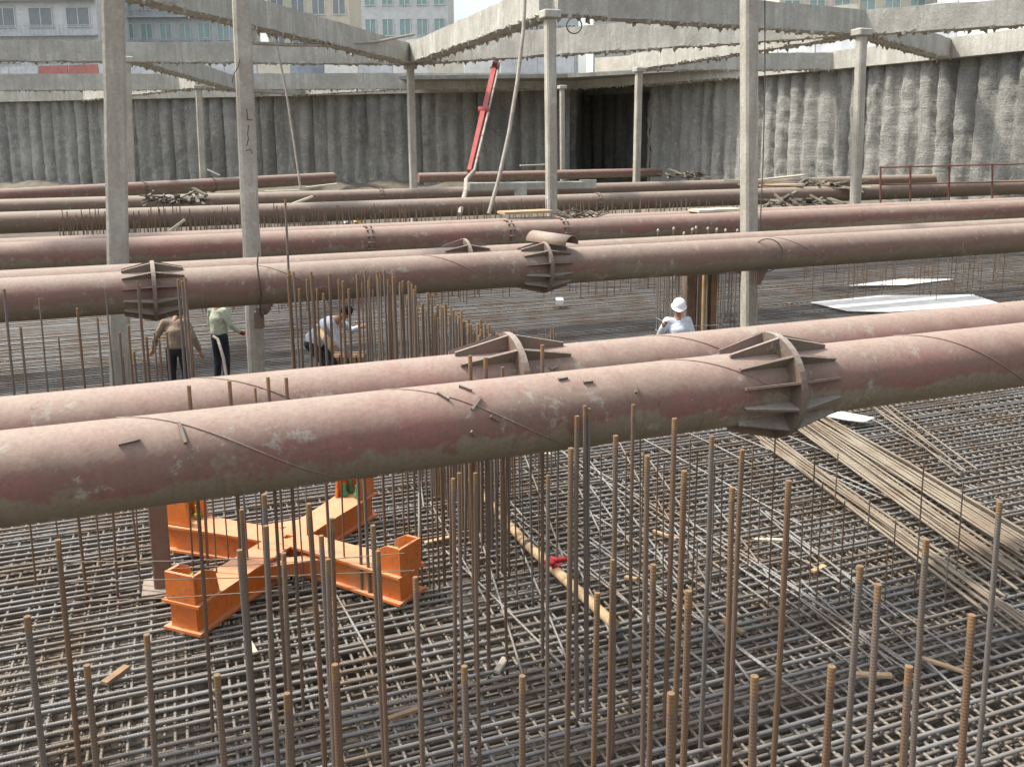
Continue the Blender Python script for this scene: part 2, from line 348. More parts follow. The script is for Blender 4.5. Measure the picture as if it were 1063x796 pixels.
mb = MB(); dk = [B2+Vector((-1, -4, 0)), Vector((14.6, 61.6, 0)), Vector((16, 62.4, 0)), Vector((12.3, 69.6, 0)), Vector((13.5, 80.6, 0)), Vector((6, 85.6, 0)), Vector((4.6, 76.4, 0)), Vector((-7, 78.6, 0)), Vector((-7.5, 69.2, 0))]
mb.prism([Vector((p.x, p.y, 8.98)) for p in dk], (0, 0, 1), .25); tag(mb.build('deck_slab', MT['concrete']), 'concrete deck slab shading the recessed corner of the pit', 'slab')

# temporary columns: (pixel x near its top, pixel x low down, low pixel y, distance, width)
def column(x1, y1, x2, y2, Y, wd, label, rz=R(21)):
    a = away(x1, y1, Y); b = away(x2, y2, Y); d = (a-b)/(a.z-b.z)
    zt = ZB-.002; lo = b+d*(-1.3-b.z); hi = b+d*(zt-b.z)
    mb = MB(); n = 22; ca, sa = math.cos(rz), math.sin(rz)
    for i in range(n+1):
        p = lo.lerp(hi, i/n)
        for (u, v, c) in ((-1, -1, 0), (-1, -1, 1), (1, -1, 1), (1, -1, 0), (1, 1, 0), (1, 1, 1), (-1, 1, 1), (-1, 1, 0)):
            e = .045; j = noise.noise(Vector((u*2, v*2, i*.6+x1)))*.012
            if (u, v) in ((-1, -1), (1, 1)): ux, vy = (u*(wd/2), v*(wd/2-e)) if c == 0 else (u*(wd/2-e), v*wd/2)
            else: ux, vy = (u*(wd/2-e), v*wd/2) if c == 1 else (u*wd/2, v*(wd/2-e))
            if (u, v) == (1, -1): ux, vy = (wd/2-e, -wd/2) if c == 1 else (wd/2, -(wd/2-e))
            if (u, v) == (-1, 1): ux, vy = (-(wd/2-e), wd/2) if c == 1 else (-wd/2, wd/2-e)
            ux += j; vy += j
            mb.v.append((p.x+ux*ca-vy*sa, p.y+ux*sa+vy*ca, p.z))
    for i in range(n):
        for k in range(8): mb.f.append((i*8+k, i*8+(k+1) % 8, (i+1)*8+(k+1) % 8, (i+1)*8+k)); mb.sm.append(False)
    mb.f += [tuple(range(8)), tuple(range(n*8+7, n*8-1, -1))]; mb.sm += [False]*2
    o = mb.build('support_column', MT['column_concrete']); tag(o, label, 'column', 'temporary support columns')
    hd = MB(); hd.box((hi.x, hi.y, ZB-.15), (wd+.22, wd+.22, .24), Matrix.Rotation(rz, 3, 'Z'), .03); hd.build('column_head', MT['beam_concrete'], o)
    return o, lo, hi
COL = {}
for k, a in {
    'left': (118.5, 60, 122, 240, 17.2, .46, 'wide grey column at the left edge of the photo'),
    'left_back': (131.5, 80, 137, 210, 43.5, .46, 'slim column just right of the leftmost wide column'),
    'l3': (206.5, 100, 210.5, 180, 64, .5, 'slim distant column left of the wide cracked column'),
    'wide': (252, 40, 261.5, 270, 17.0, .36, 'wide column with long cracks left of the photo centre'),
    'c427': (426, 75, 429.5, 200, 49, .42, 'slim back column left of the red pump boom'),
    'c572': (571, 40, 572.5, 220, 29.8, .38, 'pale column just right of the hanging hose'),
    'c583': (583.5, 100, 584, 175, 68, .38, 'thin distant column right behind the pale middle column'),
    'c660': (663, 85, 660.5, 195, 52.5, .42, 'slim back column in front of the dark recessed corner'),
    'c778': (777.5, 40, 777.5, 240, 21.0, .385, 'pale sunlit column right of centre behind the paired pipes'),
    'c893': (893.5, 60, 888, 205, 35.5, .4, 'pale column in front of the sunlit pile wall')}.items(): COL[k] = column(*a[:5], a[5]*.8, *a[6:])
# cracks on the wide column
def crack(px, Y, parent):
    mb = MB(); pts = [away(x, y, Y) for x, y in px]; mb.tube(pts, .009, 5); return mb.build('crack', MT['cable'], parent)
o = COL['wide'][0]
for px in ([(249, 62), (247, 70), (243, 77), (241, 86)], [(256, 113), (257, 123), (256, 124), (262, 125)], [(258, 130), (257, 140), (258, 144), (256, 152)], [(255, 157), (260, 155), (262, 160)]):
    crack(px, 16.79, o)

# ------------------------------------------------------------------ STEEL PIPE STRUTS
PA = R(21.9); PD = Vector((math.cos(PA), math.sin(PA), 0)); PN = Vector((-math.sin(PA), math.cos(PA), 0)); PR = .3045
ZP = 2.35
PIPES = []   # (point, direction, t0, t1, z)
def hit_wall(p, d):
    best = 200
    for path in (WALL_R,):
        for a, b in zip(path[:-1], path[1:]):
            a = Vector((*a, 0)); e = Vector((*b, 0))-a; den = d.x*e.y-d.y*e.x
            if abs(den) < 1e-6: continue
            q = a-p; t = (q.x*e.y-q.y*e.x)/den; u = (q.x*d.y-q.y*d.x)/den
            if -.001 <= u <= 1.001 and t > 0: best = min(best, t)
    return best
def coupling(parent, t, nf=12, H=.135, half=.42, ph0=.26, mat='flange_steel'):
    """bolted splice: thin flange ring with gable-shaped gusset plates round the pipe"""
    mb = MB(); n = 40
    vs = []
    for s_ in (-.028, .028):
        for rr in (PR-.002, PR+H):
            for k in range(n): a = 2*math.pi*k/n; vs.append((t+s_, rr*math.cos(a), rr*math.sin(a)))
    fs = []
    for k in range(n):
        j = (k+1) % n; fs += [(k, j, n+j, n+k), (2*n+k, 3*n+k, 3*n+j, 2*n+j), (n+k, n+j, 3*n+j, 3*n+k)]
    mb.add(vs, fs); fl = mb.build('coupling_flange', MT[mat], parent)
    for i in range(nf):
        a = ph0+2*math.pi*i/nf; rd = Vector((0, math.cos(a), math.sin(a))); tn = Vector((0, -math.sin(a), math.cos(a)))
        for s_ in (-1, 1):
            g = MB(); q = [rd*(PR-.004)+Vector((t+s_*.029, 0, 0)), rd*(PR-.004)+Vector((t+s_*half, 0, 0)), rd*(PR+.035)+Vector((t+s_*half, 0, 0)), rd*(PR+H*.96)+Vector((t+s_*.029, 0, 0))]
            g.prism(q, tn, .02); g.build('gusset_plate', MT[mat], fl)
    return fl
def ring(parent, t, H=.035, bolts=14):
    mb = MB(); vs = []; n = 36
    for s_ in (-.03, .03):
        for rr in (PR-.002, PR+H):
            for k in range(n): a = 2*math.pi*k/n; vs.append((t+s_, rr*math.cos(a), rr*math.sin(a)))
    fs = []
    for k in range(n):
        j = (k+1) % n; fs += [(k, j, n+j, n+k), (2*n+k, 3*n+k, 3*n+j, 2*n+j), (n+k, n+j, 3*n+j, 3*n+k)]
    mb.add(vs, fs)
    for i in range(bolts):
        a = 2*math.pi*i/bolts; c = Vector((t, (PR+H*.6)*math.cos(a), (PR+H*.6)*math.sin(a))); mb.tube([c-Vector((.075, 0, 0)), c+Vector((.075, 0, 0))], .022, 6, smooth=False)
    return mb.build('bolted_ring', MT['flange_steel'], parent)
def strut(Y500, label, t0=-16, t1=None, mat='pipe_paint', z=ZP, seams=True, d=PD, base=None, nseg=1.0):
    b = base if base is not None else away(500, 300, Y500); b = Vector((b.x, b.y, z)); rz = math.atan2(d.y, d.x)
    if t1 is None: t1 = hit_wall(Vector((b.x, b.y, 0)), d)-.2
    o = empty('steel_strut', b, rz); tag(o, label, 'steel pipe strut', 'second-level steel pipe struts')
    mb = MB(); n = int((t1-t0)/nseg)+1
    N = 48 if Y500 < 12 else 32
    vs = []
    for i in range(n+1):
        t = t0+(t1-t0)*i/n
        for k in range(N): a = 2*math.pi*k/N; vs.append((t, PR*math.cos(a), PR*math.sin(a)))
    mb.add(vs, [(i*N+k, i*N+(k+1) % N, (i+1)*N+(k+1) % N, (i+1)*N+k) for i in range(n) for k in range(N)], True)
    mb.add([vs[k] for k in range(N)], [tuple(range(N))]); mb.add(vs[n*N:], [tuple(range(N))])
    mb.build('pipe', MT[mat], o)
    PIPES.append((b.copy(), d.copy(), t0, t1, z)); return o
def seam(o, t0, turns=.5, a0=1.8, pitch=1.9, sgn=1):
    mb = MB(); m = int(40*turns)+2
    pts = []
    for i in range(m):
        u = i/(m-1)*turns; a = a0+sgn*2*math.pi*u; pts.append(Vector((t0+pitch*u, (PR+.001)*math.cos(a), (PR+.001)*math.sin(a))))
    mb.tube(pts, .007, 5); mb.build('weld_seam', MT['pipe_mid'], o)
def tpx(o, x, y):
    """distance along the strut o at which it crosses the sight line through pixel x"""
    d = ray(x, y); b = o.location; c, s_ = math.cos(o.rotation_euler.z), math.sin(o.rotation_euler.z)
    return (d.x*b.y-d.y*b.x)/(d.y*c-d.x*s_)
A1 = strut(7.02, 'nearest dusty red steel pipe strut crossing the foreground')
A2 = strut(8.02, 'second red steel pipe strut lying just behind the nearest one')
S1 = strut(15.7, 'front pipe strut of the middle pair with plated couplings, above the workers', mat='pipe_mid')
S2 = strut(16.72, 'rear pipe strut of the middle pair, mostly hidden behind its front pipe', mat='pipe_mid')
F1 = strut(21.75, 'red pipe strut with bolted rings behind the middle pair', t0=-24)
F2 = strut(22.75, 'pipe strut mostly hidden behind the red pipe with bolted rings', t0=-24)
G1 = strut(32.3, 'brown mud-streaked pipe strut behind the thicket of starter bars', mat='pipe_brown', t0=-34)
G2 = strut(40.5, 'distant brown pipe strut carrying loose boards', mat='pipe_brown', t0=-44)
p7 = away(500, 182, 63.5); H1 = strut(63.5, 'farthest pipe strut in front of the dark recessed corner', t0=-4.3, t1=13.4, base=p7, mat='pipe_paint', z=2.3)
pa = away(142, 194.6, 41.4); pb = away(345, 183.2, 53.5); dd = Vector((pb.x-pa.x, pb.y-pa.y, 0))
H2 = strut(45, 'short oblique red pipe strut in front of the left pile wall', t0=-8, t1=dd.length, base=pa, z=2.63, d=dd.normalized())
coupling(A1, tpx(A1, 800, 400), 12, .15, .48); coupling(A2, tpx(A2, 528, 372), 12, .15, .5, .12)
coupling(S1, tpx(S1, 563, 275)); coupling(S1, tpx(S1, 160, 305)); coupling(S2, tpx(S2, 482, 262), 10, .14, .4, .3)
for s_, x, y in ((F1, 527, 240), (F1, 382, 250), (F1, 583, 238), (G1, 620, 205), (G2, 395, 200), (H2, 220, 190), (H2, 148, 194)): ring(s_, tpx(s_, x, y))
for x, y in ((400, 440), (125, 480), (690, 410), (930, 400)): seam(A1, tpx(A1, x, y), .5, 1.35, 3.4)
for x, y in ((672, 360), (200, 410)): seam(A2, tpx(A2, x, y), .5, 1.35, 3.4)
for x, y in ((790, 260), (250, 290), (430, 280)): seam(S1, tpx(S1, x, y), .5, 1.35, 3.4)
# welded lugs and offcuts on the nearest pipes
def lug(o, x, y, ang, L=.1, wd=.02):
    t = tpx(o, x, y); b = o.matrix_world if False else None
    dirv = ray(x, y); P0 = EYE; c, s_ = math.cos(o.rotation_euler.z), math.sin(o.rotation_euler.z)
    loc = lambda v: Vector(((v.x-o.location.x)*c+(v.y-o.location.y)*s_, -(v.x-o.location.x)*s_+(v.y-o.location.y)*c, v.z-o.location.z))
    q = loc(EYE); dv = Vector((dirv.x*c+dirv.y*s_, -dirv.x*s_+dirv.y*c, dirv.z))
    a = dv.y**2+dv.z**2; b_ = 2*(q.y*dv.y+q.z*dv.z); cc = q.y**2+q.z**2-PR**2; D = b_*b_-4*a*cc
    if D < 0: return
    h = q+dv*((-b_-math.sqrt(D))/(2*a)); nrm = Vector((0, h.y, h.z)).normalized(); tg = Vector((1, 0, 0))*math.cos(ang)+nrm.cross(Vector((1, 0, 0)))*math.sin(ang)
    mb = MB(); mb.bar(h-tg*L/2+nrm*.012, h+tg*L/2+nrm*.012, wd, .024, nrm); mb.build('welded_lug', MT['flange_steel'], o)
for a in ((483, 404, -.8), (460, 412, -.9), (494, 419, .8, .13), (584, 394, .1, .08), (610, 397, 0, .08), (492, 450, -.8, .07), (513, 434, -.6, .07), (134, 459, .15, .13), (189, 450, -1.4, .16), (660, 405, 1.2, .05)): lug(A1, *a)
lug(A2, 575, 382, .3, .08)
# half shell of pipe lying on the middle coupling
mb = MB(); t = tpx(S1, 574, 248); c0 = Vector((S1.location.x, S1.location.y, 0))+PD*t; n = 14; q = []
ax = Vector((.8, -.6, -.07)).normalized(); sx = ax.cross(Vector((0, 0, 1))).normalized(); ux = sx.cross(ax)
for s_ in (-.42, 0, .38):
    for rr in (.20, .188):
        for k in range(n+1): a = math.pi*k/n; q.append(c0+Vector((0, 0, ZP+PR+.1))+ax*s_+sx*(rr*math.cos(a))+ux*(rr*.8*math.sin(a)))
m = n+1; fs = []
for i in range(2):
    for k in range(n):
        a0 = i*2*m; b0 = (i+1)*2*m; fs += [(a0+k, a0+k+1, b0+k+1, b0+k), (a0+m+k, b0+m+k, b0+m+k+1, a0+m+k+1)]
for e in (0, 2): fs += [(e*2*m+k, e*2*m+m+k, e*2*m+m+k+1, e*2*m+k+1) for k in range(n)]
mb.add(q, fs, True); tag(mb.build('pipe_offcut', MT['pipe_brown']), 'rusty half pipe shell lying on top of the middle pipe coupling', 'pipe offcut')

# brackets under the middle pair at two columns
def bracket(col, x, Y, zt, label):
    mb = MB(); c = away(x, 290, Y); s = .3
    for dy in (-.06, .06): mb.prism([Vector((c.x, c.y+dy, zt)), Vector((c.x+s, c.y+dy, zt)), Vector((c.x+s*.35, c.y+dy, zt-.42)), Vector((c.x, c.y+dy, zt-.45))], (0, 1, 0), .02)
    mb.box((c.x+s/2, c.y, zt+.015), (s+.2, .3, .025)); mb.build('bracket', MT['flange_steel'], col)
bracket(COL['c778'][0], 784, 20.72, 1.78, ''); bracket(COL['wide'][0], 270, 16.8, 1.9, '')
def brk_box(col, x, y, Y, sx_, sy_, sz_):
    mb = MB(); c = away(x, y, Y); mb.box(c, (sx_, sy_, sz_), None, .01); mb.box(c+Vector((.02, -.04, sz_*.6)), (sx_*.6, sy_*.6, .1)); mb.build('clamp_plate', MT['flange_steel'], col)
brk_box(COL['wide'][0], 269, 332, 16.7, .16, .1, .3)

# ------------------------------------------------------------------ REBAR MATS (slab reinforcement)
QA = R(90+19); QD = Vector((math.cos(QA), math.sin(QA), 0))
def lay(dirv, org, step_dir, spacing, n0, n1, L0, L1, z, r, seglen=2.5, jit=.012, sides=5, keep=None):
    mb = MB()
    for i in range(n0, n1):
        base = org+step_dir*(i*spacing+rnd.uniform(-1, 1)*spacing*.24)
        a0, a1 = keep(base) if keep else (L0, L1)
        if a1 <= a0: continue
        m = max(2, int((a1-a0)/seglen)); dz = rnd.uniform(-.006, .006); skew = rnd.uniform(-.0016, .0016)
        pts = []
        for k in range(m+1):
            t = a0+(a1-a0)*k/m
            pts.append(base+dirv*t+step_dir*(rnd.uniform(-jit, jit)+skew*t)+Vector((0, 0, z+dz+rnd.uniform(-jit, jit)*.5)))
        mb.tube(pts, r, sides, cap=False)
    return mb
O0 = Vector((0, 0, 0))
matt = empty('rebar_mat', (0, 0, 0)); tag(matt, 'huge two-way grid of grey steel bars covering the whole pit floor', 'rebar mat')
def kx(base): return (-46, 34-base.y*.12) if True else 0
def ky(base): return (1.5, 52)
lay(PD, O0, PN, .15, 13, 350, 0, 0, .0, .017, keep=lambda b: (-11-b.y*.95, min(36, 9+b.y*.95))).build('upper_long_bars', MT['mat_steel'], matt)
lay(QD, O0, PD, .15, -170, 290, 0, 0, -.034, .0145, keep=lambda b: (max(1.5-b.x*.2, 1.5), 50)).build('upper_cross_bars', MT['mat_steel_dull'], matt)
lay(PD, O0+PN*.05, PN, .15, 13, 226, 0, 0, -.10, .0165, keep=lambda b: (-11-b.y*.95, min(36, 9+b.y*.95))).build('middle_long_bars', MT['mat_steel_dull'], matt)
lay(QD, O0+PD*.07, PD, .15, -80, 160, 0, 0, -.135, .0145, keep=lambda b: (1.5, 26)).build('middle_cross_bars', MT['mat_steel_dull'], matt)
lay(PD, O0+PN*.06, PN, .17, 12, 130, 0, 0, -.42, .0155, keep=lambda b: (-11-b.y*.95, 9+b.y*.95)).build('lower_long_bars', MT['mat_steel_dull'], matt)
lay(QD, O0+PD*.03, PD, .17, -60, 110, 0, 0, -.455, .0145, keep=lambda b: (1.5, 20)).build('lower_cross_bars', MT['mat_steel_dull'], matt)
# loose bars lying crosswise on the grid
mb = MB()
for i in range(46):
    x = rnd.uniform(380, 1000); y = rnd.uniform(480, 740); p = spot(x, y, .036); L = rnd.uniform(1.5, 4.5); d = (QD+PD*rnd.uniform(-.12, .3)).normalized()
    mb.tube([p, p+d*L*.5+Vector((0, 0, .012)), p+d*L], .0115, 6)
mb.build('loose_cross_bars', MT['mat_steel'], matt)
for i in range(0):
    pass

# ------------------------------------------------------------------ STARTER BARS (upright)
def bar_mesh(name, mat, bend, r=.5):
    mb = MB(); n = 10; m = 8
    for i in range(n+1):
        t = i/n
        for k in range(m): a = 2*math.pi*k/m; mb.v.append((math.cos(a)+bend[0]*math.sin(t*2.3)*.67, math.sin(a)+bend[1]*t*t*.67, t))
    mb.f = [(i*m+k, i*m+(k+1) % m, (i+1)*m+(k+1) % m, (i+1)*m+k) for i in range(n) for k in range(m)]+[tuple(n*m+k for k in range(m))]; mb.sm = [True]*(n*m)+[False]
    me = mb.mesh(name); me.materials.append(MT[mat]); return me
BM = [bar_mesh('starter_bar', m, b) for m in ('starter_steel', 'starter_rusty') for b in ((0, 0), (1.2, -.8), (-1.5, .6), (.5, 1.6))]
def free(p, zt, gap=.36):
    """slide a bar clear of any pipe it would run into"""
    for (b, d, t0, t1, z) in PIPES:
        if zt < z-PR-.02: continue
        n = Vector((-d.y, d.x, 0)); q = Vector((p.x-b.x, p.y-b.y, 0)); t = q.dot(d)
        if not (t0 < t < t1): continue
        s = q.dot(n)
        if abs(s) < gap: k = (gap+.01 if s > .12 else -(gap+.01))-s; p = p*((p.y+k*n.y)/p.y); 
    return p
STUFF = MB()
def far_bar(x, ty, Y, r):
    p = away(x, ty, Y); q = free(Vector((p.x, p.y, 0)), p.z); p = away(x, ty, q.y); STUFF.tube([Vector((p.x, p.y, -.1)), p+Vector((rnd.uniform(-.03, .03), 0, 0))], r, 5, smooth=False)
ORD = 'leftmost second third fourth fifth sixth seventh eighth ninth tenth eleventh twelfth thirteenth fourteenth fifteenth sixteenth seventeenth eighteenth nineteenth twentieth'.split()
def ordn(i):
    if i < 20: return ORD[i]
    t = ['twenty', 'thirty', 'forty', 'fifty', 'sixty', 'seventy', 'eighty', 'ninety'][(i+1)//10-2]; u = (i+1) % 10
    return t+'-'+['first', 'second', 'third', 'fourth', 'fifth', 'sixth', 'seventh', 'eighth', 'ninth'][u-1] if u else t[:-1]+'ieth'
def number(group, phrase):
    L = [o for o in C.objects if o.get('group') == group]; 
    if L and L[0].location.length > .1: L.sort(key=lambda o: (o.location.x/o.location.y))
    for i, o in enumerate(L): o['label'] = (ordn(i) if i == 0 else ordn(i)+' from left')+' of '+phrase
def starter(x, ty, Y, r=.016, label='', group='', z0=-.15, tilt=.012, rusty=None, name='starter_bar', slide=True):
    d = ray(x, ty); p = EYE+d*(Y/d.y); zt = p.z
    if slide:
        q = free(Vector((p.x, p.y, 0)), zt)
        if abs(q.y-p.y) > 1e-4: p = EYE+d*(q.y/d.y); zt = p.z
    L = zt-z0
    o = bpy.data.objects.new(name, rnd.choice(BM[4:] if rusty else BM[:4] if rusty is False else BM)); C.objects.link(o)
    ax, ay = rnd.uniform(-tilt, tilt), rnd.uniform(-tilt, tilt)
    o.scale = (r, r, L); o.rotation_euler = (ax, ay, 0); o.location = (p.x-math.sin(ay)*L, p.y+math.sin(ax)*L, z0)
    tag(o, label, 'rebar', group); return o
Yt = lambda ty, h=2.4: (CAM_H-h)*1000/(ty-147)
# tall rust-tipped bars of the foreground (right of centre)
G = 'tall starter bars in the right foreground'
for x, ty, r in ((601, 432, .018), (592, 466, .019), (607, 421, .015), (613, 424, .012), (639, 452, .018), (659, 420, .014), (672, 473, .018), (676, 585, .015), (700, 435, .020), (708, 488, .020), (712, 612, .017), (737, 452, .018), (760, 507, .018), (773, 467, .018), (816, 498, .02), (893, 587, .018), (912, 608, .018), (965, 560, .018), (1010, 640, .018), (860, 690, .017), (780, 700, .017), (620, 615, .014), (634, 580, .012), (1035, 520, .017), (940, 690, .017), (700, 720, .016)):
    starter(x, ty, min(Yt(ty, 2.45), 6.9), r, 'tall thick rust-tipped upright bar in the right foreground below the nearest pipe', G, rusty=(x % 2 == 0))
for x, ty in ((805, 448), (870, 470), (904, 515), (835, 520), (877, 520), (930, 540), (724, 470), (750, 480), (790, 500), (683, 470), (650, 470), (690, 480), (724, 560), (846, 470), (668, 470), (625, 470), (1000, 500), (960, 480), (1040, 600), (664, 455), (698, 462), (716, 455), (742, 480), (782, 462), (819, 530), (855, 500), (922, 560), (888, 545), (640, 480), (612, 490), (765, 540), (950, 600), (985, 570)):
    starter(x, ty, rnd.uniform(8.3, 9.6), .0075, 'thin upright tie bar standing in the mesh under the nearest pipe, right of centre', 'thin upright bars right of centre')
# foreground left, tips below the pipe
G = 'rust-tipped bars among the orange crane base'
for x, ty, r in ((274, 513, .017), (319, 522, .017), (346, 538, .014), (247, 570, .016), (293, 575, .014), (332, 557, .015), (340, 580, .014), (387, 545, .015), (391, 571, .013), (252, 529, .013), (278, 546, .017), (495, 491, .013), (569, 493, .013), (469, 496, .014), (478, 491, .013), (430, 600, .014), (350, 690, .015), (225, 700, .015), (150, 660, .015), (60, 560, .016), (30, 640, .016), (90, 690, .015), (480, 690, .014), (540, 700, .014), (300, 720, .014)):
    starter(x, ty, Yt(ty, 2.35), r, 'upright bar with its rusty tip showing below the nearest pipe, left of centre', G)
# behind the nearest pipe, passing up out of sight behind it
G = 'bars standing behind the nearest pipe'
for x in (128, 136, 150, 190, 208, 228, 249, 262, 285, 303, 314, 334, 352, 367, 375, 397, 406, 428, 434, 440, 446, 461, 466, 474, 482, 489, 506, 527, 534, 551, 560, 580, 20, 45, 70, 95, 110, 290, 470, 450, 485, 243, 218, 268, 600, 415, 420, 456, 497, 515, 541):
    starter(x, 420+rnd.uniform(-6, 18)+(20 if x < 300 else 0), rnd.uniform(8.75, 9.7), rnd.choice((.008, .009, .011, .014, .016)), 'dark upright bar rising out of the mesh and vanishing behind the nearest pipe', G, tilt=.02)
for x, ty, Y, r in ((195, 400, 6.95, .015), (237, 395, 7.05, .015), (277, 392, 7.1, .014), (297, 392, 7.12, .014), (264, 403, 7.1, .01), (488, 369, 7.53, .016), (504, 371, 7.56, .017), (523, 381, 7.6, .013), (563, 358, 7.7, .016)):
    d = ray(x, ty); q = d*(1/d.y)  # stand midway between the two front pipes
    Yg = None; b = (A1.location+A2.location)/2; tt = (d.x*b.y-d.y*b.x)/(d.y*PD.x-d.x*PD.y); Yg = b.y+PD.y*tt
    starter(x, ty, Yg, r, 'short bar end poking up between the two nearest pipes', 'bar ends between the two front pipes', slide=False, tilt=.004)
# thicket between the front pair and the middle pair
G = 'thicket of bars behind the front pipes'; lb = 'thin rusty bar in the dense thicket behind the second pipe'
for i in range(80):
    x = 378+150*(i/80)+rnd.uniform(-3, 3); ty = 286+max(0, x-400)*.50+rnd.uniform(-6, 16); Y = max(9.3, 13.6-(x-378)*.028+rnd.uniform(-.5, .5))
    starter(x, ty, Y, rnd.choice((.011, .014, .016)), lb, G)
for x, ty in ((300, 281), (304, 282), (299, 286), (322, 282), (324, 286), (318, 290), (342, 284), (351, 290), (357, 292), (370, 285), (378, 281), (329, 300), (335, 305), (362, 300), (310, 300)):
    starter(x, ty, rnd.uniform(13.2, 13.9), rnd.choice((.016, .02)), 'upright bar in the small clump in front of the bent worker in white', 'clump of bars in front of the bent worker')
starter(296, 207, 13.6, .017, 'very tall single bar rising past the middle pipes right of the wide column', 'very tall bar')
for x, ty in ((125, 345), (132, 338), (143, 292), (145, 296), (151, 350), (160, 345), (166, 352), (172, 345), (184, 290), (192, 288), (190, 292), (198, 345), (138, 365), (128, 370), (148, 372), (100, 330), (80, 320), (60, 350), (40, 310), (20, 340), (110, 300), (5, 300)):
    starter(x, ty, rnd.uniform(12.2, 12.9), rnd.choice((.012, .016, .018)), 'upright bar standing around the worker in the tan jacket', 'bars around the worker in tan')
for i in range(46):
    x = rnd.uniform(520, 660); y0 = 346-(x-520)*.02; starter(x, y0+rnd.uniform(-8, 6), rnd.uniform(10, 13), .008, 'tiny bar tip showing over the second pipe right of its coupling', 'tiny bar tips behind the second pipe', z0=.4) if x < 575 else None
# far thicket
G = 'far thicket of bars in front of the brown pipe'; lb = 'thin far bar in the long row in front of the mud-streaked brown pipe'
for i in range(215):
    x = 60+ (500-60)*i/215+rnd.uniform(-2, 2); far_bar(x, 214+rnd.uniform(-3, 18), rnd.uniform(25.2, 28.2)+max(0, x-300)*.006, rnd.choice((.012, .016)))
for i in range(60):
    x = 500+(770-500)*i/60+rnd.uniform(-2, 2); far_bar(x, 206+rnd.uniform(0, 10), rnd.uniform(27.5, 31.0), rnd.choice((.012, .018)))
for x, y in ((683, 240), (699, 238), (710, 243), (719, 239), (723, 237), (735, 238), (744, 239), (753, 240), (765, 240), (772, 242)):
    o = starter(x, y, 22.4, .015, 'upright bar with a pale cap in front of the ringed red pipe', 'pale-capped bars', tilt=.004)
    e = empty('capped_bar', o.location); tag(e, o['label'], 'rebar', 'pale-capped bars'); e.location = (o.location.x, o.location.y, o.location.z); p = o.location.copy(); o.parent = e; o.location = (0, 0, 0); o.name = 'bar'
    for k in ('label', 'category', 'group'):
        if k in o: del o[k]
    mb = MB(); mb.ell((0, 0, o.scale.z+.01), (.03, .03, .045), 8); c = mb.build('cap', MT['pale_board'], e)
number('pale-capped bars', 'the bars with pale caps before the ringed red pipe')
for i in range(60):
    x = rnd.uniform(822, 1050); far_bar(x, 247+rnd.uniform(-3, 14)-(x-822)*.02, rnd.uniform(26, 33), .011)

tag(STUFF.build('starter_bars', MT['starter_rusty']), 'thin far upright bars in rows between the distant pipe struts', 'rebar', kind='stuff')
number('tall starter bars in the right foreground', 'the thick rust-tipped bars in the right foreground')
number('thin upright bars right of centre', 'the thin bars standing in the mesh right of centre')
number('rust-tipped bars among the orange crane base', 'the rust-tipped bars around the orange base')
number('bars standing behind the nearest pipe', 'the bars rising behind the nearest pipe')
number('bar ends between the two front pipes', 'the short bar ends between the two front pipes')
number('clump of bars in front of the bent worker', 'the bars clumped before the bent worker in white')
number('bars around the worker in tan', 'the bars standing around the worker in tan')
number('tiny bar tips behind the second pipe', 'the tiny bar tips right of the second pipe coupling')

# ------------------------------------------------------------------ COLUMN CAGE behind the helmeted worker
cg = empty('rebar_cage', spot(722, 376, 0)); tag(cg, 'tall square cage of column bars around dark brown steel behind the helmeted worker', 'rebar cage')
Rz = Matrix.Rotation(R(12), 3, 'Z')
for i in range(7):
    for (u, v) in ((-1+i/3, -1), (-1+i/3, 1)) + (((-1, -1+i/3), (1, -1+i/3)) if 0 < i < 6 else ()):
        mb = MB(); p = Rz @ Vector((u*.66, v*.5, 0)); mb.tube([p, p+Vector((rnd.uniform(-.02, .02), 0, 2.35+rnd.uniform(-.1, .15)))], .014, 6); mb.build('upright_bar', MT['mat_steel'], cg)
for z in (.1, .35, .6, .85, 1.85, 2.1):
    mb = MB(); mb.tube([Rz @ Vector((a*.68, b*.52, z+rnd.uniform(-.02, .02))) for a, b in ((-1, -1), (1, -1), (1, 1), (-1, 1), (-1, -1))], .011, 6); mb.build('hoop', MT['mat_steel'], cg)
for u in (-.18, .08, .34):
    mb = MB(); mb.box(Rz @ Vector((u, .05, 1.1)), (.16, .3, 2.2), Rz, .01); mb.build('steel_core', MT['ply'] if u > 0 else MT['pipe_brown'], cg)
mb = MB(); mb.tube([Rz @ Vector((.02, -.3, 0)), Rz @ Vector((.02, -.3, 2.3))], .05, 10); mb.build('timber_post', MT['timber'], cg)

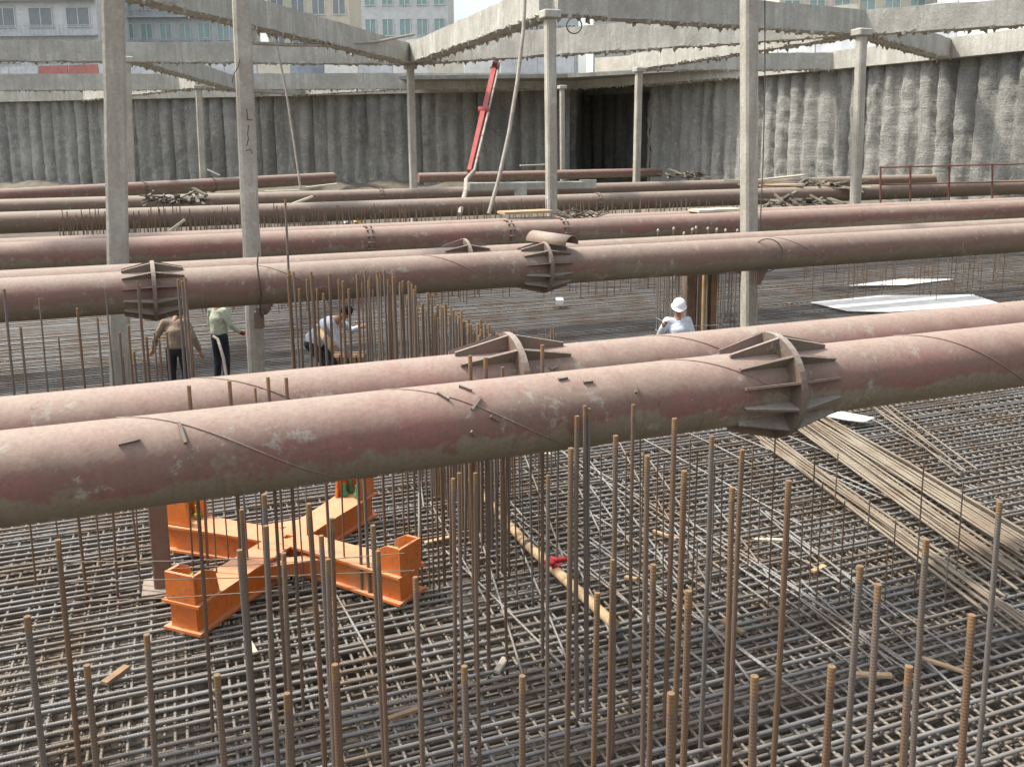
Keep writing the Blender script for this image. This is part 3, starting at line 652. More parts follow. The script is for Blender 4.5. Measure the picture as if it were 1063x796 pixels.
# ------------------------------------------------------------------ ORANGE TOWER CRANE BASE
fpx = {'bl': (197, 560), 'br': (368, 533), 'fl': (204, 640), 'fr': (412, 610)}
ft = {k: spot(*v, .1) for k, v in fpx.items()}; cen = spot(300, 578, .1)
cb = empty('crane_base', (cen.x, cen.y, .02)); tag(cb, 'bright orange cross-shaped steel crane base lying on the rebar mesh', 'crane base')
def rel(p, z): return Vector((p.x-cen.x, p.y-cen.y, z))
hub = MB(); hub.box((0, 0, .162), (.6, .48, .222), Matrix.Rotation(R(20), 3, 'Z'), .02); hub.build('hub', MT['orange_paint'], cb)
for ki, (k, p) in enumerate(ft.items()):
    zs = ki*.0035
    f = rel(p, 0); d = f.normalized(); s_ = d.cross(Vector((0, 0, 1))); L = f.length
    arm = MB()
    for (a0, a1, w0, w1, z0, z1) in ((.1, L+.16, .12, .15, .036+zs, .2755+zs),):
        q = []
        for (a, w_) in ((a0, w0), (a1, w1)): q += [d*a-s_*w_+Vector((0, 0, z0)), d*a+s_*w_+Vector((0, 0, z0)), d*a+s_*w_+Vector((0, 0, z1)), d*a-s_*w_+Vector((0, 0, z1))]
        arm.add(q, [(0, 1, 2, 3), (7, 6, 5, 4), (0, 4, 5, 1), (1, 5, 6, 2), (2, 6, 7, 3), (3, 7, 4, 0)])
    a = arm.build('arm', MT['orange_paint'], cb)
    for z in (.022+zs, .2895+zs):
        fl = MB(); q = []
        for (t, w_) in ((.05, .18), (L*.55, .18), (L+.2, .215)): q.append((t, w_))
        poly = [d*t+s_*w_+Vector((0, 0, z)) for t, w_ in q]+[d*t-s_*w_+Vector((0, 0, z)) for t, w_ in reversed(q)]
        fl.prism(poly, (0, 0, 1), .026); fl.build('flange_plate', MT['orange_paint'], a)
    # upright U bracket with bolts at the arm's end
    br = MB(); H = .27 if k in ('fl', 'fr') else .38; c = d*(L+.02)
    br.box(c+d*.15+Vector((0, 0, .3145+H/2)), (.03, .34, H), Matrix.Rotation(math.atan2(d.y, d.x), 3, 'Z'), .004)
    for sg in (-1, 1):
        br.prism([c+s_*sg*.15+d*.13+Vector((0, 0, .3145)), c+s_*sg*.15-d*.17+Vector((0, 0, .3145)), c+s_*sg*.15-d*.13+Vector((0, 0, .3145+H*.75)), c+s_*sg*.15+Vector((0, 0, .3145+H)), c+s_*sg*.15+d*.13+Vector((0, 0, .3145+H))], s_, .03)
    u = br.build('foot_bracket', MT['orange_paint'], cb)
    for sg in (-1, 1):
        for e in (0, 1):
            bo = MB(); q = c+s_*sg*.085+d*(-.08-.0*e)*(1 if e else -.6)+Vector((0, 0, .315)); bo.tube([q, q+Vector((0, 0, .15))], .022, 8); bo.tube([q+Vector((0, 0, .002)), q+Vector((0, 0, .05))], .04, 6, smooth=False)
            bo.build('bolt', MT['bolt_green'] if k in ('br', 'fr') else MT['bolt_yellow'], u)
for a, b, t in (('bl', 'br', .55), ('fl', 'fr', .45)):
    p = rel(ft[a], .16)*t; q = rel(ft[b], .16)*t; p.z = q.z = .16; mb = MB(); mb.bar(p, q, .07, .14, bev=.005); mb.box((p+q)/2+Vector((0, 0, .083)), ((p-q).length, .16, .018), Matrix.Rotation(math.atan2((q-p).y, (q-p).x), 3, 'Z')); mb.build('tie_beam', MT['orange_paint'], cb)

# horizontal tie wires hung through the bars in front of the crane base
mb = MB()
for (x0, y0, x1, y1, Y) in ((60, 583, 300, 578, 8.0), (60, 604, 430, 592, 8.0), (60, 625, 300, 612, 7.9), (180, 590, 420, 574, 8.1)):
    p = away(x0, y0, Y); q = away(x1, y1, Y+.1); mb.tube([p, p.lerp(q, .5)-Vector((0, 0, .015)), q], .0045, 5)
tag(mb.build('tie_bars', MT['pale_bar']), 'thin pale horizontal tie bars strung between uprights before the orange base', 'tie bars')
# brown post and grey ladder-like post at left under the pipe
mb = MB(); p = spot(170, 610, 0); mb.box((p.x, p.y, .9), (.17, .17, 2.3), Matrix.Rotation(.3, 3, 'Z'), .01); mb.box((p.x, p.y, .02), (.4, .4, .03), Matrix.Rotation(.3, 3, 'Z'))
tag(mb.build('steel_post', MT['pipe_brown']), 'short brown steel post under the nearest pipe, left of the orange base', 'post')

# ------------------------------------------------------------------ loose things on the mesh
pts = [spot(488, 498, .09), spot(520, 535, .1), spot(548, 566, .085), spot(590, 604, .095), spot(638, 648, .08)]
lg = MB(); lg.tube(pts, [.042, .049, .052, .054, .05], 12); lo_ = tag(lg.build('log', MT['timber']), 'long pale peeled log lying on the mesh below the nearest pipe', 'log')
for t in (1, 2): mb = MB(); mb.tube([pts[t]-Vector((.02, -.02, 0)), pts[t]+Vector((.02, -.02, 0))], .064, 10); mb.build('wire_lashing', MT['cable'], lo_)
p = spot(575, 583, .16); mb = MB()
for i in range(9):
    a = rnd.uniform(0, 6.28); mb.ell(p+Vector((math.cos(a)*rnd.uniform(0, .12), math.sin(a)*.05, rnd.uniform(-.05, .02))), (.06, .035, .025), 8, Matrix.Rotation(a, 3, 'Z'))
mb.tube([p+Vector((-.1, 0, 0)), p+Vector((0, -.03, .03)), p+Vector((.14, .02, .02)), p+Vector((.22, .05, 0))], [.02, .03, .03, .012], 8)
tag(mb.build('rag', MT['rag_red']), 'crumpled red rag tied round the peeled log', 'rag')
def bundle(pxs, n, r, wd, mat, label, L0=0, jitter=.04):
    mb = MB(); a = spot(*pxs[0], .05); b = spot(*pxs[1], .05); d = (b-a).normalized(); s_ = d.cross(Vector((0, 0, 1)))
    for i in range(n):
        o = rnd.uniform(-wd, wd); z = .0+rnd.random()*.09; e = rnd.uniform(-.5, .5); k = rnd.uniform(-jitter, jitter)
        p = a+s_*o+d*e; q = b+s_*(o+k*6)+d*rnd.uniform(-.3, .6)
        mb.tube([p+Vector((0, 0, z)), p.lerp(q, .5)+s_*k+Vector((0, 0, z+.01)), q+Vector((0, 0, z))], r, 6)
    return tag(mb.build('bar_bundle', MT[mat]), label, 'bar bundle', 'bundles of pale bars')
bundle(((820, 428), (1063, 590)), 25, .016, .36, 'pale_bar', 'fanned bundle of pale straight bars running from the pipe coupling to lower right')
bundle(((790, 452), (1050, 640)), 9, .016, .16, 'pale_bar', 'narrow strip of pale bars along the near side of the larger bundle')
bundle(((905, 418), (985, 480)), 5, .012, .2, 'pale_bar', 'few thin pale bars crossing behind the larger bundle right of the pipe')
def board(px, z, th_, mat, label, name='board', cat='board', group=None):
    mb = MB(); mb.prism([spot(x, y, z) for x, y in px], (0, 0, 1), th_); return tag(mb.build(name, MT[mat]), label, cat, group)
board([(842, 314), (915, 307), (1010, 306), (1040, 316), (925, 324), (880, 323)], .06, .02, 'white_sheet', 'large white sheet lying on the far mesh right of the sunlit column')
board([(878, 297), (935, 290), (990, 290), (940, 296)], .06, .02, 'white_sheet', 'narrow white board farther back than the large white sheet')
board([(845, 430), (872, 427), (908, 434), (897, 438), (880, 436)], .11, .015, 'white_sheet', 'crumpled white plastic lying on the pale bars under the pipe', 'plastic_sheet', 'plastic sheet')
board([(577, 311), (584, 311), (585, 314), (577, 314)], .2, .12, 'white_sheet', 'small white block on the mesh below the middle coupling', 'block', 'block')
# formwork box and tan pipe by the bent worker
mb = MB(); c = spot(363, 375, .3)
for dx in (-.24, -.08, .08, .24): mb.box(c+Vector((dx, 0, 0)), (.13, .34, .26), None, .008)
mb.box(c+Vector((0, -.1, .14)), (.6, .05, .03)); mb.box(c+Vector((0, .1, .14)), (.6, .05, .03))
tag(mb.build('timber_stack', MT['ply']), 'stack of brown timber blocks on the mesh by the bent worker', 'timber stack')
mb = MB(); p = away(330, 341, 15.2); q = away(346, 362, 14.4); mb.tube([p, p.lerp(q, .5), q], [.05, .06, .065], 12); tag(mb.build('tan_roll', MT['timber']), 'short tan roll slanting down beside the bent worker in white', 'roll')
# boards, planks and rails in front of the sunlit wall
for (x0, y0, x1, y1, Y, wd, mt, lb) in ((788, 187, 833, 182, 42, .5, 'pale_board', 'pale plank lying on debris right of the sunlit column'), (800, 190, 880, 196, 41, .5, 'pale_board', 'long pale plank sloping right behind the ringed pipe'), (793, 196, 885, 203, 40, .4, 'timber', 'long brown plank under the pale ones right of the sunlit column'),
        (750, 201, 880, 202, 38.5, .3, 'pale_board', 'thin plank edge in front of the sunlit wall'), (317, 195, 350, 191, 40, .5, 'pale_board', 'plank lying on the distant brown pipe left of centre'), (275, 199, 310, 198, 39.8, .4, 'pale_board', 'pale board on the distant brown pipe right of the wide column'),
        (215, 176, 228, 182, 50, .15, 'white_sheet', 'short white plank leaning on the oblique pipe'), (300, 213, 325, 204, 30.4, .25, 'pale_board', 'short light plank laid across the brown pipe right of the wide column'), (176, 240, 192, 228, 25, .12, 'pale_board', 'short sloping strut of timber among the far bars at left'), (520, 221, 570, 219, 23.2, .6, 'timber', 'flat brown boards on the ringed pipe left of the pale column'), (720, 219, 765, 217, 24.5, .6, 'pale_board', 'flat pale boards on the ringed pipe left of the sunlit column'), (540, 172, 566, 171, 62, .6, 'pale_board', 'board on the farthest pipe behind the pale column')):
    p = away(x0, y0, Y); q = away(x1, y1, Y+(x1-x0)*.008); mb = MB(); mb.bar(p, q, wd, .06); tag(mb.build('plank', MT[mt]), lb, 'plank')
p = away(484, 194, 38); q = away(612, 192, 41); mb = MB(); mb.bar(p, q, .5, .3, bev=.02); mb.box(p.lerp(q, .42)+Vector((0, -.3, -.15)), (.5, .1, .55)); mb.box(p.lerp(q, .98)+Vector((0, -.3, .05)), (.7, .14, .36))
tag(mb.build('steel_beam', MT['beam_concrete']), 'grey boxy beam lying across behind the brown pipe near the boom hose', 'beam')
def railing(label):
    e = empty('railing', away(914, 212, 34)); tag(e, label, 'railing'); o = e.location
    Ys = 34
    pts = [(914, 212, 173), (945, 211, 172), (985, 210, 171), (1030, 209, 170), (1075, 208, 169)]
    for x, y0, y1 in pts:
        mb = MB(); mb.tube([away(x, y0, Ys)-o, away(x, y1, Ys)-o], .035, 6); mb.build('post', MT['rust_rail'], e)
    for dy in (0, 18):
        mb = MB(); mb.tube([away(914, 174+dy, Ys)-o, away(1075, 170+dy, Ys)-o], .03, 6); mb.build('rail', MT['rust_rail'], e)
railing('rusty red pipe railing behind the ringed pipe at the right')
# debris heaps along the far pipes
for i in range(16):
    x = 786+i*6+rnd.uniform(-3, 3); p = away(x, 192+i*.35-rnd.uniform(0, 5), 37.2+rnd.uniform(0, 3)); a = rnd.uniform(-.35, .5); L = rnd.uniform(1, 2.6); d_ = Vector((math.cos(a), math.sin(a), rnd.uniform(-.06, .05)))
    mb = MB(); mb.bar(p-d_*L/2, p+d_*L/2, rnd.uniform(.12, .4), rnd.uniform(.03, .08)); tag(mb.build('plank', MT[rnd.choice(('pale_board', 'pale_board', 'timber'))]), 'x', 'plank', 'planks heaped before the sunlit wall')
number('planks heaped before the sunlit wall', 'the pale planks heaped before the sunlit wall')
for cx, cy, Y, n, sx_, label in ((395, 240, 22.0, 0, 1, ''), (835, 213, 29, 34, 1.3, 'heap of brown rubble on the pipe right of the sunlit column'), (605, 222, 23.4, 22, .7, 'small heap of scraps on the ringed pipe right of the pale column'), (860, 196, 38, 40, 1.6, 'dark tangle of scrap at the foot of the sunlit wall'), (182, 208, 31.8, 36, 1.2, 'tangled muddy brown scrap on the brown pipe at left'), (712, 183, 60, 40, 1.5, 'dark scrap heap at the end of the farthest pipe')):
    if not n: continue
    mb = MB(); c = away(cx, cy, Y)
    for i in range(n):
        a = rnd.uniform(0, 3.1); L = rnd.uniform(.35, .8)*sx_; q = c+Vector((rnd.uniform(-.8, .8)*sx_, rnd.gauss(0, .12), abs(rnd.gauss(0, .1))*sx_-.05)); d = Vector((math.cos(a), math.sin(a), rnd.uniform(-.4, .5)))
        mb.bar(q-d*L/2, q+d*L/2, rnd.uniform(.03, .14)*sx_, rnd.uniform(.02, .06)*sx_)
    tag(mb.build('scrap_heap', MT['soil']), label, 'scrap heap')

# ------------------------------------------------------------------ pump boom, hoses, cables
tip = away(487, 178, 36); topb = away(517, 50, 50); dirb = (topb-tip).normalized(); Lb = 40
bo = empty('pump_boom', tip); tag(bo, 'slender red concrete pump boom slanting down into the pit', 'pump boom')
def boomseg(a, b, w0, w1, name='boom_arm'):
    mb = MB(); d = (b-a).normalized(); s_, u_ = frame(d); q = []
    for p, w_ in ((a, w0), (b, w1)): q += [p+(-s_-u_)*w_, p+(s_-u_)*w_, p+(s_+u_)*w_, p+(-s_+u_)*w_]
    mb.add(q, [(0, 1, 2, 3), (7, 6, 5, 4), (0, 4, 5, 1), (1, 5, 6, 2), (2, 6, 7, 3), (3, 7, 4, 0)]); return mb.build(name, MT['boom_red'], bo)
Z0 = Vector((0, 0, 0)); s_, u_ = frame(dirb)
boomseg(Z0, dirb*6.2, .07, .10); boomseg(dirb*6.3+s_*.05, dirb*Lb, .10, .16)
mb = MB(); mb.tube([s_*.18, dirb*6+s_*.22, dirb*Lb+s_*.34], .05, 8); mb.build('delivery_pipe', MT['hose'], bo)
for t in (1.2, 3.4, 6.2, 9, 12, 15): mb = MB(); mb.bar(dirb*t-s_*.14, dirb*t+s_*.28, .1, .1); mb.build('pipe_clamp', MT['boom_red'], bo)
mb = MB(); mb.tube([dirb*6.2-s_*.2, dirb*6.2+s_*.24], .2, 12); mb.build('boom_joint', MT['boom_red'], bo)

e2 = MB(); a = Z0; pts = [a+s_*.18, a+Vector((-.1, -.3, -.3)), away(484, 196, 34)-tip, away(481, 208, 32.4)-tip, away(477, 223, 31.3)-tip]; e2.tube(pts, .085, 10); e2.build('end_hose', MT['hose'], bo)
def line(pxs, r, mat, label, name, cat):
    mb = MB(); mb.tube([away(*p) for p in pxs], r, 8); return tag(mb.build(name, MT[mat]), label, cat)
line([(547, -60, 24), (543.5, 30, 23.6), (537, 85, 23.2), (528, 140, 22.8), (518, 185, 22.5), (507.5, 222, 22.2)], .045, 'hose', 'long brown hose hanging from above onto the ringed red pipe', 'hanging_hose', 'hose')
line([(280, 20, 41), (292, 70, 41), (297, 95, 41), (304, 140, 40.6), (312, 196, 40.2)], .045, 'hose', 'thin pale rope hanging right of the wide cracked column', 'hanging_rope', 'rope')
line([(794, -20, 20.8), (794, 90, 20.7), (792, 170, 20.6), (789, 238, 20.5)], .013, 'cable', 'thin dark cable hanging along the sunlit column', 'hanging_cable', 'cable')
line([(268, 262, 14.2), (267, 275, 14.1), (269, 290, 14.05), (271, 305, 14.05), (270, 322, 14.2), (272, 330, 14.5)], .012, 'cable', 'thin brown cord draped over the middle pipe by the wide column', 'cord', 'cord')
mb = MB(); c = S1.location+PD*tpx(S1, 797, 260); n = 28
mb.tube([c+Vector((.28*math.cos(a)*1.0-.1, -.33-.02*math.sin(2*a), .02+.30*math.sin(a)-.02)) for a in [2*math.pi*i/n for i in range(n+1)]], .011, 6); tag(mb.build('cable_loop', MT['cable']), 'dark loop of cable hanging on the middle pipe beside the sunlit column', 'cable')
line([(262, 45, 33), (300, 47, 36), (350, 47, 40), (395, 43, 44), (430, 36, 46)], .06, 'hose', 'pale cable sagging along the concrete struts at the photo top', 'sagging_cable', 'cable')
mb = MB(); c = away(596, 27, 29); mb.tube([c+Vector((.22*math.cos(a), 0, .22*math.sin(a))) for a in [math.pi*2*i/24 for i in range(25)]], .02, 6); tag(mb.build('wire_ring', MT['cable']), 'dark wire ring hanging at the photo top right of the pale column', 'wire ring')

# ------------------------------------------------------------------ PEOPLE
def remesh(mb, name, mat, parent, vox=.014, it=4):
    me = mb.mesh(name); me.materials.append(mat); o = bpy.data.objects.new(name, me); C.objects.link(o)
    m = o.modifiers.new('r', 'REMESH'); m.mode = 'VOXEL'; m.voxel_size = vox; m.use_smooth_shade = True
    s = o.modifiers.new('s', 'SMOOTH'); s.factor = .5; s.iterations = it
    dg = bpy.context.evaluated_depsgraph_get(); dg.update(); me2 = bpy.data.meshes.new_from_object(o.evaluated_get(dg)); o.modifiers.clear(); o.data = me2; me2.name = name
    if not me2.materials: me2.materials.append(mat)
    bpy.data.meshes.remove(me); me2.polygons.foreach_set('use_smooth', [True]*len(me2.polygons)); o.parent = parent; return o
def limb(mb, a, b, c, r):
    a, b, c = Vector(a), Vector(b), Vector(c); mb.tube([a, a.lerp(b, .5), b], [r[0], (r[0]+r[1])/2*1.04, r[1]], 12); mb.ell(b, (r[1],)*3, 10); mb.ell(a, (r[0],)*3, 10)
    mb.tube([b, b.lerp(c, .35), c], [r[1], (r[1]*1.05+r[2])/2+.004, r[2]], 12); mb.ell(c, (r[2],)*3, 10)
def hand(mb, w_, d, side, r=.0085, s=1.0):
    """palm and five curled fingers from wrist w_ along direction d"""
    d = Vector(d).normalized(); sd_ = d.cross(Vector((0, 1, .1))).normalized()*side; nn = d.cross(sd_).normalized()
    pc = w_+d*.05*s; mb.tube([w_, w_+d*.03*s, pc, w_+d*.09*s], [.024*s, .034*s, .038*s, .034*s], 10)
    for i, L in enumerate((.068, .077, .072, .056)):
        b = w_+d*.085*s+sd_*(.027-.018*i)*s; m_ = b+d*L*.5*s+nn*.008; e = m_+d*L*.38*s+nn*.03*s; mb.tube([b, m_, e], [r*1.1, r, r*.8], 7)
    b = w_+d*.035*s+sd_*.03*s; m_ = b+d*.03*s+sd_*.028*s; mb.tube([b, m_, m_+d*.035*s+nn*.015], [r*1.4, r*1.2, r*.9], 7)
def person(loc, rz, J, label, shirt, trousers='trousers', helmet=None, gloves=(None, None), scale=1.0, hair=True):
    """J: joints in body space (facing +Y): pel, chest, neck, head, face, shl, ell, wrl, hdl, shr, elr, wrr, hdr, hpl, knl, anl, hpr, knr, anr"""
    e = empty('person', loc, rz); e.scale = (scale,)*3; tag(e, label, 'person')
    V = {k: Vector(v) for k, v in J.items()}
    b = MB()
    limb(b, V['hpl'], V['knl'], V['anl'], (.078, .055, .036)); limb(b, V['hpr'], V['knr'], V['anr'], (.078, .055, .036))
    limb(b, V['shl'], V['ell'], V['wrl'], (.046, .036, .026)); limb(b, V['shr'], V['elr'], V['wrr'], (.046, .036, .026))
    b.tube([V['pel'], V['pel'].lerp(V['chest'], .5), V['chest'], V['neck']], [.13, .12, .14, .06], 16); b.ell(V['pel'], (.14, .1, .11), 14); b.ell(V['chest'], (.15, .1, .14), 14)
    b.tube([V['neck']-(V['head']-V['neck'])*.3, V['head']], [.056, .052], 12)
    up_ = (V['head']-V['neck']).normalized(); F = V['face'].normalized(); F = (F-up_*F.dot(up_)).normalized(); S = F.cross(up_); RM = Matrix((S, F, up_)).transposed()
    H = V['head']+up_*.05
    b.ell(H+up_*.025, (.073, .092, .098), 20, RM); b.ell(H-up_*.05+F*.03, (.052, .058, .06), 14, RM)
    b.tube([H+F*.088+up_*.02, H+F*.108-up_*.012, H+F*.09-up_*.02], [.008, .014, .008], 8)
    for s1 in (-1, 1): b.ell(H+S*s1*.075, (.012, .022, .034), 8, RM); b.ell(H+F*.085+S*s1*.03+up_*.036, (.022, .01, .007), 8, RM)
    b.ell(H+F*.082-up_*.052, (.024, .012, .01), 8, RM)
    for sfx, sg, gi in (('l', -1, 0), ('r', 1, 1)):
        if not gloves[gi]: hand(b, V['wr'+sfx], V['hd'+sfx]-V['wr'+sfx], -sg)
    remesh(b, 'body', MT['skin'], e, .009, 2)
    for s1 in (-1, 1): q = MB(); q.ell(H+F*.089+S*s1*.03+up_*.024, (.012, .008, .008), 8, RM); q.build('eye', MT['hair'], e)
    for sfx, sg, gi in (('l', -1, 0), ('r', 1, 1)):
        if gloves[gi]: q = MB(); q.ell(V['wr'+sfx], (.034,)*3, 10); hand(q, V['wr'+sfx], V['hd'+sfx]-V['wr'+sfx], -sg, .012, 1.12); remesh(q, 'glove', MT[gloves[gi]], e, .007, 2)
    t = MB()   # shirt
    t.tube([V['pel']+(V['chest']-V['pel'])*.05, V['pel'].lerp(V['chest'], .5), V['chest'], V['neck'].lerp(V['chest'], .28)], [.165, .158, .168, .09], 18)
    t.ell(V['chest'], (.185, .125, .16), 16); t.ell(V['pel']+(V['chest']-V['pel'])*.12, (.175, .135, .1), 16)
    for sfx in 'lr':
        sh, el, wr = V['sh'+sfx], V['el'+sfx], V['wr'+sfx]; limb(t, sh, el, el.lerp(wr, .86), (.07, .055, .045)); t.tube([V['chest']+Vector((0, 0, .09)), sh], [.085, .07], 12)
        t.tube([el.lerp(wr, .45), el.lerp(wr, .62), el.lerp(wr, .75)], [.052, .058, .05], 10)
    for i in range(10):
        a = rnd.uniform(0, 6.28); z_ = rnd.uniform(0, 1); c_ = V['pel'].lerp(V['chest'], z_); t.tube([c_+Vector((math.cos(a)*.15, math.sin(a)*.125, .05)), c_+Vector((math.cos(a+.6)*.165, math.sin(a+.6)*.14, -.03))], [.012, .02], 6)
    remesh(t, 'shirt', MT[shirt], e, .013, 3)
    t = MB(); t.ell(V['pel']-Vector((0, 0, .02)), (.165, .125, .12), 16)
    for sfx in 'lr': limb(t, V['hp'+sfx], V['kn'+sfx], V['kn'+sfx].lerp(V['an'+sfx], .93), (.1, .076, .062))
    remesh(t, 'trousers', MT[trousers], e, .013, 3)
    for sfx in 'lr':
        t = MB(); a = V['an'+sfx]; t.ell(a+Vector((0, .07, -.055)), (.05, .135, .045), 12); t.ell(a+Vector((0, .0, -.02)), (.05, .06, .065), 12); remesh(t, 'boot', MT['boot'], e, .011, 2)
    if hair:
        t = MB(); t.ell(H+up_*.04-F*.012, (.083, .1, .098), 18, RM); t.ell(H-F*.05-up_*.0, (.07, .055, .07), 12, RM); t.build('hair', MT['hair'], e)
    if helmet:
        t = MB(); n = 26; vs = []; prof = [(.148, 0), (.128, .012), (.124, .04), (.115, .075), (.094, .108), (.06, .13), (.02, .14)]
        for r_, z_ in prof:
            for k in range(n):
                a = 2*math.pi*k/n; br_ = (1+.28*max(0, math.sin(a))**3) if z_ < .006 else 1.0
                vs.append(H+up_*(.045+z_-(.012*max(0, math.sin(a)) if z_ < .006 else 0))+S*(r_*.9*math.cos(a))+F*(r_*1.08*br_*math.sin(a)))
        t.add(vs, [(i*n+k, i*n+(k+1) % n, (i+1)*n+(k+1) % n, (i+1)*n+k) for i in range(len(prof)-1) for k in range(n)]+[tuple((len(prof)-1)*n+k for k in range(n))], True)
        for s1 in (-.025, 0, .025): t.tube([H+up_*(.045+z_+.004)+S*s1+F*y_ for y_, z_ in ((-.1, .082), (-.06, .117), (0, .139), (.06, .117), (.1, .082))], .006, 6)
        t.build('helmet', MT[helmet], e)
    return e
def pose(**k):
    J = dict(pel=(0, 0, .95), chest=(0, .01, 1.27), neck=(0, 0, 1.46), head=(0, .02, 1.56), face=(0, 1, 0), shl=(-.18, 0, 1.4), ell=(-.25, -.02, 1.12), wrl=(-.27, .06, .88), hdl=(-.27, .09, .78), shr=(.18, 0, 1.4), elr=(.25, -.02, 1.12), wrr=(.27, .06, .88), hdr=(.27, .09, .78),
             hpl=(-.095, 0, .92), knl=(-.12, .03, .5), anl=(-.13, 0, .1), hpr=(.095, 0, .92), knr=(.12, .03, .5), anr=(.13, 0, .1)); J.update(k); return J
def at(x, Y): d = ray(x, 340); p = EYE+d*(Y/d.y); return (p.x, p.y, .015)
person(at(182, 16.4), R(8), pose(ell=(-.33, -.02, 1.14), wrl=(-.42, .1, .93), hdl=(-.47, .13, .82), elr=(.30, -.03, 1.12), wrr=(.37, .08, .86), hdr=(.40, .1, .76), neck=(0, .02, 1.43), head=(.03, .08, 1.50)), 'worker in a tan jacket and dark trousers seen from behind under the left coupling', 'shirt_tan')
e = person(at(227, 17.6), R(-35), pose(ell=(-.27, .02, 1.12), wrl=(-.2, .16, .92), hdl=(-.15, .25, .86), elr=(.28, .06, 1.13), wrr=(.3, .24, .98), hdr=(.3, .33, .93)), 'worker in a pale green shirt with orange gloves standing left of the wide column', 'shirt_green', gloves=('glove_orange', 'glove_red'))
line([(221, 349, 17.3), (226, 352, 17.25), (232, 372, 17.0), (236, 398, 16.6)], .028, 'hose', 'pale vibrator hose held by the worker in the green shirt', 'held_hose', 'hose')
person(at(336, 16.9), R(-100), pose(pel=(0, -.22, .84), chest=(0, .08, 1.12), neck=(0, .28, 1.26), head=(0, .36, 1.33), face=(0, .6, -.7), shl=(-.17, .2, 1.2), ell=(-.2, .42, 1.02), wrl=(-.12, .6, 1.1), hdl=(-.08, .69, 1.12), shr=(.17, .2, 1.2), elr=(.2, .3, .93), wrr=(.14, .42, .74), hdr=(.12, .45, .65),
       hpl=(-.095, -.2, .82), knl=(-.12, .1, .47), anl=(-.13, -.04, .1), hpr=(.095, -.2, .82), knr=(.12, .1, .47), anr=(.13, -.04, .1)), 'bent worker in a white shirt behind the small clump of bars', 'shirt_white', scale=1.08)
person(at(703, 16.1), R(188), pose(ell=(.28-.56, .03, 1.13), wrr=(.3, .16, 1.34), elr=(.32, .04, 1.16), hdr=(.27, .22, 1.42), head=(.0, .035, 1.57), face=(.35, 1, -.12)), 'worker in a white helmet and white shirt facing the camera behind the second pipe', 'shirt_white', helmet='helmet_white')
person(at(365, 35.2), R(150), pose(), 'distant worker in a white helmet just above the ringed red pipe', 'shirt_tan', helmet='helmet_white')
person(at(374.5, 35.0), R(-120), pose(), 'distant worker in a yellow helmet just above the ringed red pipe', 'trousers', helmet='helmet_yellow')

# offcuts of timber and ply dropped on the grid
for x, y in ((455, 560), (520, 690), (655, 600), (760, 650), (850, 590), (905, 700), (560, 470), (690, 555), (120, 700), (260, 670), (980, 690), (420, 740), (800, 560)):
    p = spot(x, y, .04); a = rnd.uniform(0, 3.1); L = rnd.uniform(.12, .4); d_ = Vector((math.cos(a), math.sin(a), rnd.uniform(-.12, .12)))
    mb = MB(); mb.bar(Z0-d_*L/2, d_*L/2, rnd.uniform(.03, .07), rnd.uniform(.015, .03)); o = mb.build('timber_offcut', MT[rnd.choice(('ply', 'pale_board', 'timber'))]); o.location = p
    tag(o, 'x', 'timber offcut', 'timber scraps on the mesh')
number('timber scraps on the mesh', 'the small timber scraps on the foreground mesh')
# ------------------------------------------------------------------ street edge: hoarding and buildings
def hoard(path, off, n, cols, label, z0=9.27, h=2.3):
    P = walk(path, 3.0)
    e = empty('site_hoarding', (P[0][0], P[0][1], z0)); tag(e, label, 'hoarding', 'hoardings along the pit edge'); q = e.location
    for i in range(len(P)-1):
        a = Vector((P[i][0]-P[i][2]*off, P[i][1]-P[i][3]*off, z0+h/2)); b = Vector((P[i+1][0]-P[i+1][2]*off, P[i+1][1]-P[i+1][3]*off, z0+h/2))
        mb = MB(); mb.bar(a-q, a.lerp(b, .97)-q, .06, h); mb.build('hoarding_panel', MT[cols[int(noise.noise(Vector((i*.37, off, 1)))*40) % len(cols)]], e)
hoard(WALL_L[1:], 2.6, 0, ['hoarding_white', 'hoarding_white', 'facade_pale', 'hoarding_red', 'hoarding_white', 'facade_cream', 'hoarding_blue'], 'patchy white and red hoarding above the far left wall')
hoard(WALL_C[1:3], 2.6, 0, ['facade_cream', 'facade_cream', 'hoarding_white'], 'cream hoarding above the recessed corner', h=2.4)
hoard(WALL_R[:4], 2.6, 0, ['hoarding_white', 'facade_pale', 'hoarding_white'], 'white hoarding above the sunlit right wall')
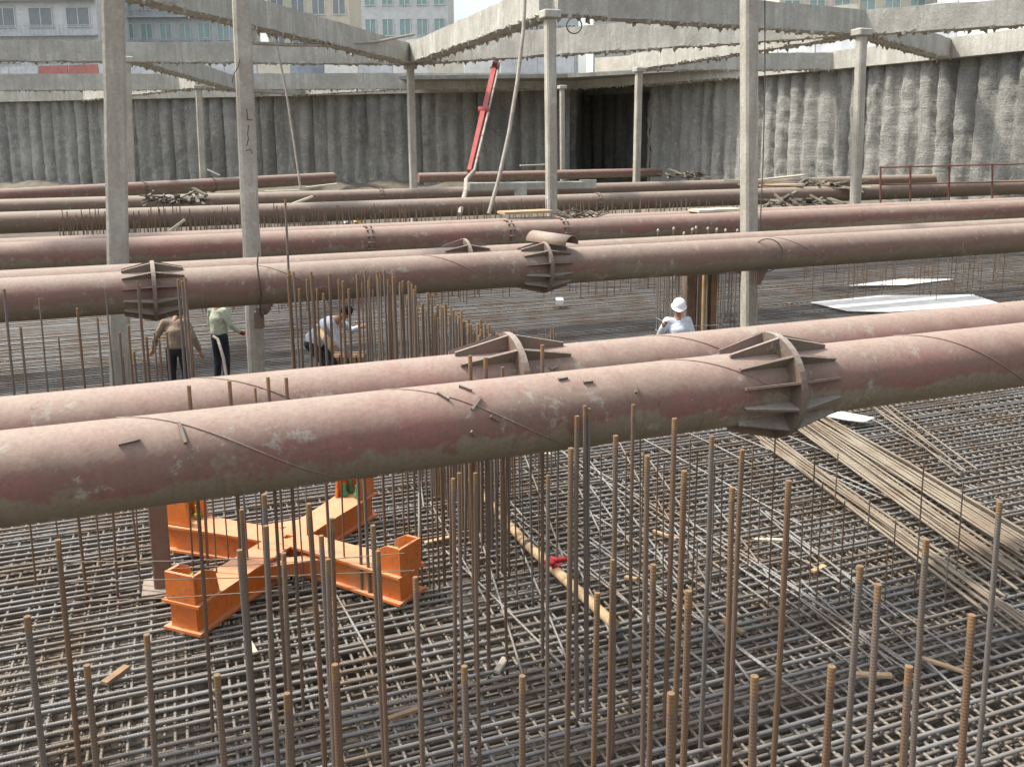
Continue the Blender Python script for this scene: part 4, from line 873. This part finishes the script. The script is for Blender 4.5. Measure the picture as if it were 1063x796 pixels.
def building(x0, x1, Y, dep, H, wallm, winm, label, floors, cols, rail=False):
    X0 = (x0-528)*Y/1000; X1 = (x1-528)*Y/1000; e = empty('building', ((X0+X1)/2, Y, 9.25)); W = X1-X0; tag(e, label, 'building', 'buildings beyond the pit')
    mb = MB(); mb.box((0, dep/2, H/2), (W, dep, H)); mb.build('wall', MT[wallm], e)
    mb = MB(); mb.box((0, dep/2, H+.25), (W+.8, dep+.8, .5)); mb.build('roof', MT['facade_grey'], e)
    fh = H/floors; cw = W/cols
    for f in range(floors):
        if rail: mb = MB(); mb.box((0, -.5, f*fh+.12), (W, 1.0, .2)); [mb.box((-W/2+.1+k*.5, -.95, f*fh+.7), (.06, .06, 1.0)) for k in range(int(W/.5))]; mb.box((0, -.95, f*fh+1.2), (W, .08, .08)); mb.build('balcony', MT['hoarding_white'], e)
        for c in range(cols):
            cx = -W/2+cw*(c+.5); z = f*fh+fh*.55; mb = MB(); ww, wh = cw*.62, fh*.55
            mb.box((cx, -.04, z), (ww, .06, wh)); wn = mb.build('window', MT[winm], e)
            fr = MB()
            for dx in (-ww/2, 0, ww/2): fr.box((cx+dx, -.09, z), (.1, .06, wh+.1))
            for dz in (-wh/2, wh/2): fr.box((cx, -.125, z+dz), (ww+.2, .05, .1))
            fr.build('frame', MT['facade_pale'], wn)
building(-140, 120, 118, 14, 24, 'facade_pale', 'window_dark', 'pale block with balconies beyond the far left hoarding', 6, 7, True)
building(140, 255, 128, 14, 30, 'facade_grey', 'window_teal', 'grey block with teal windows behind the wide cracked column', 8, 6, True)
building(290, 372, 132, 12, 22, 'facade_cream', 'window_dark', 'cream block between the wide column and the sagging cable', 6, 4)
building(384, 470, 120, 14, 28, 'facade_pale', 'window_teal', 'pale block with green windows left of the red boom', 8, 5)
building(530, 600, 126, 12, 24, 'facade_grey', 'window_dark', 'grey block with dark windows behind the hanging hose', 7, 5)
building(615, 760, 140, 12, 30, 'facade_pale', 'window_dark', 'wide pale block behind the concrete struts right of centre', 8, 8)
building(800, 1000, 112, 14, 26, 'facade_cream', 'window_teal', 'cream block with teal windows above the sunlit wall', 7, 8)
building(1020, 1200, 95, 14, 22, 'facade_grey', 'window_dark', 'grey block at the far right above the sunlit wall', 6, 6)
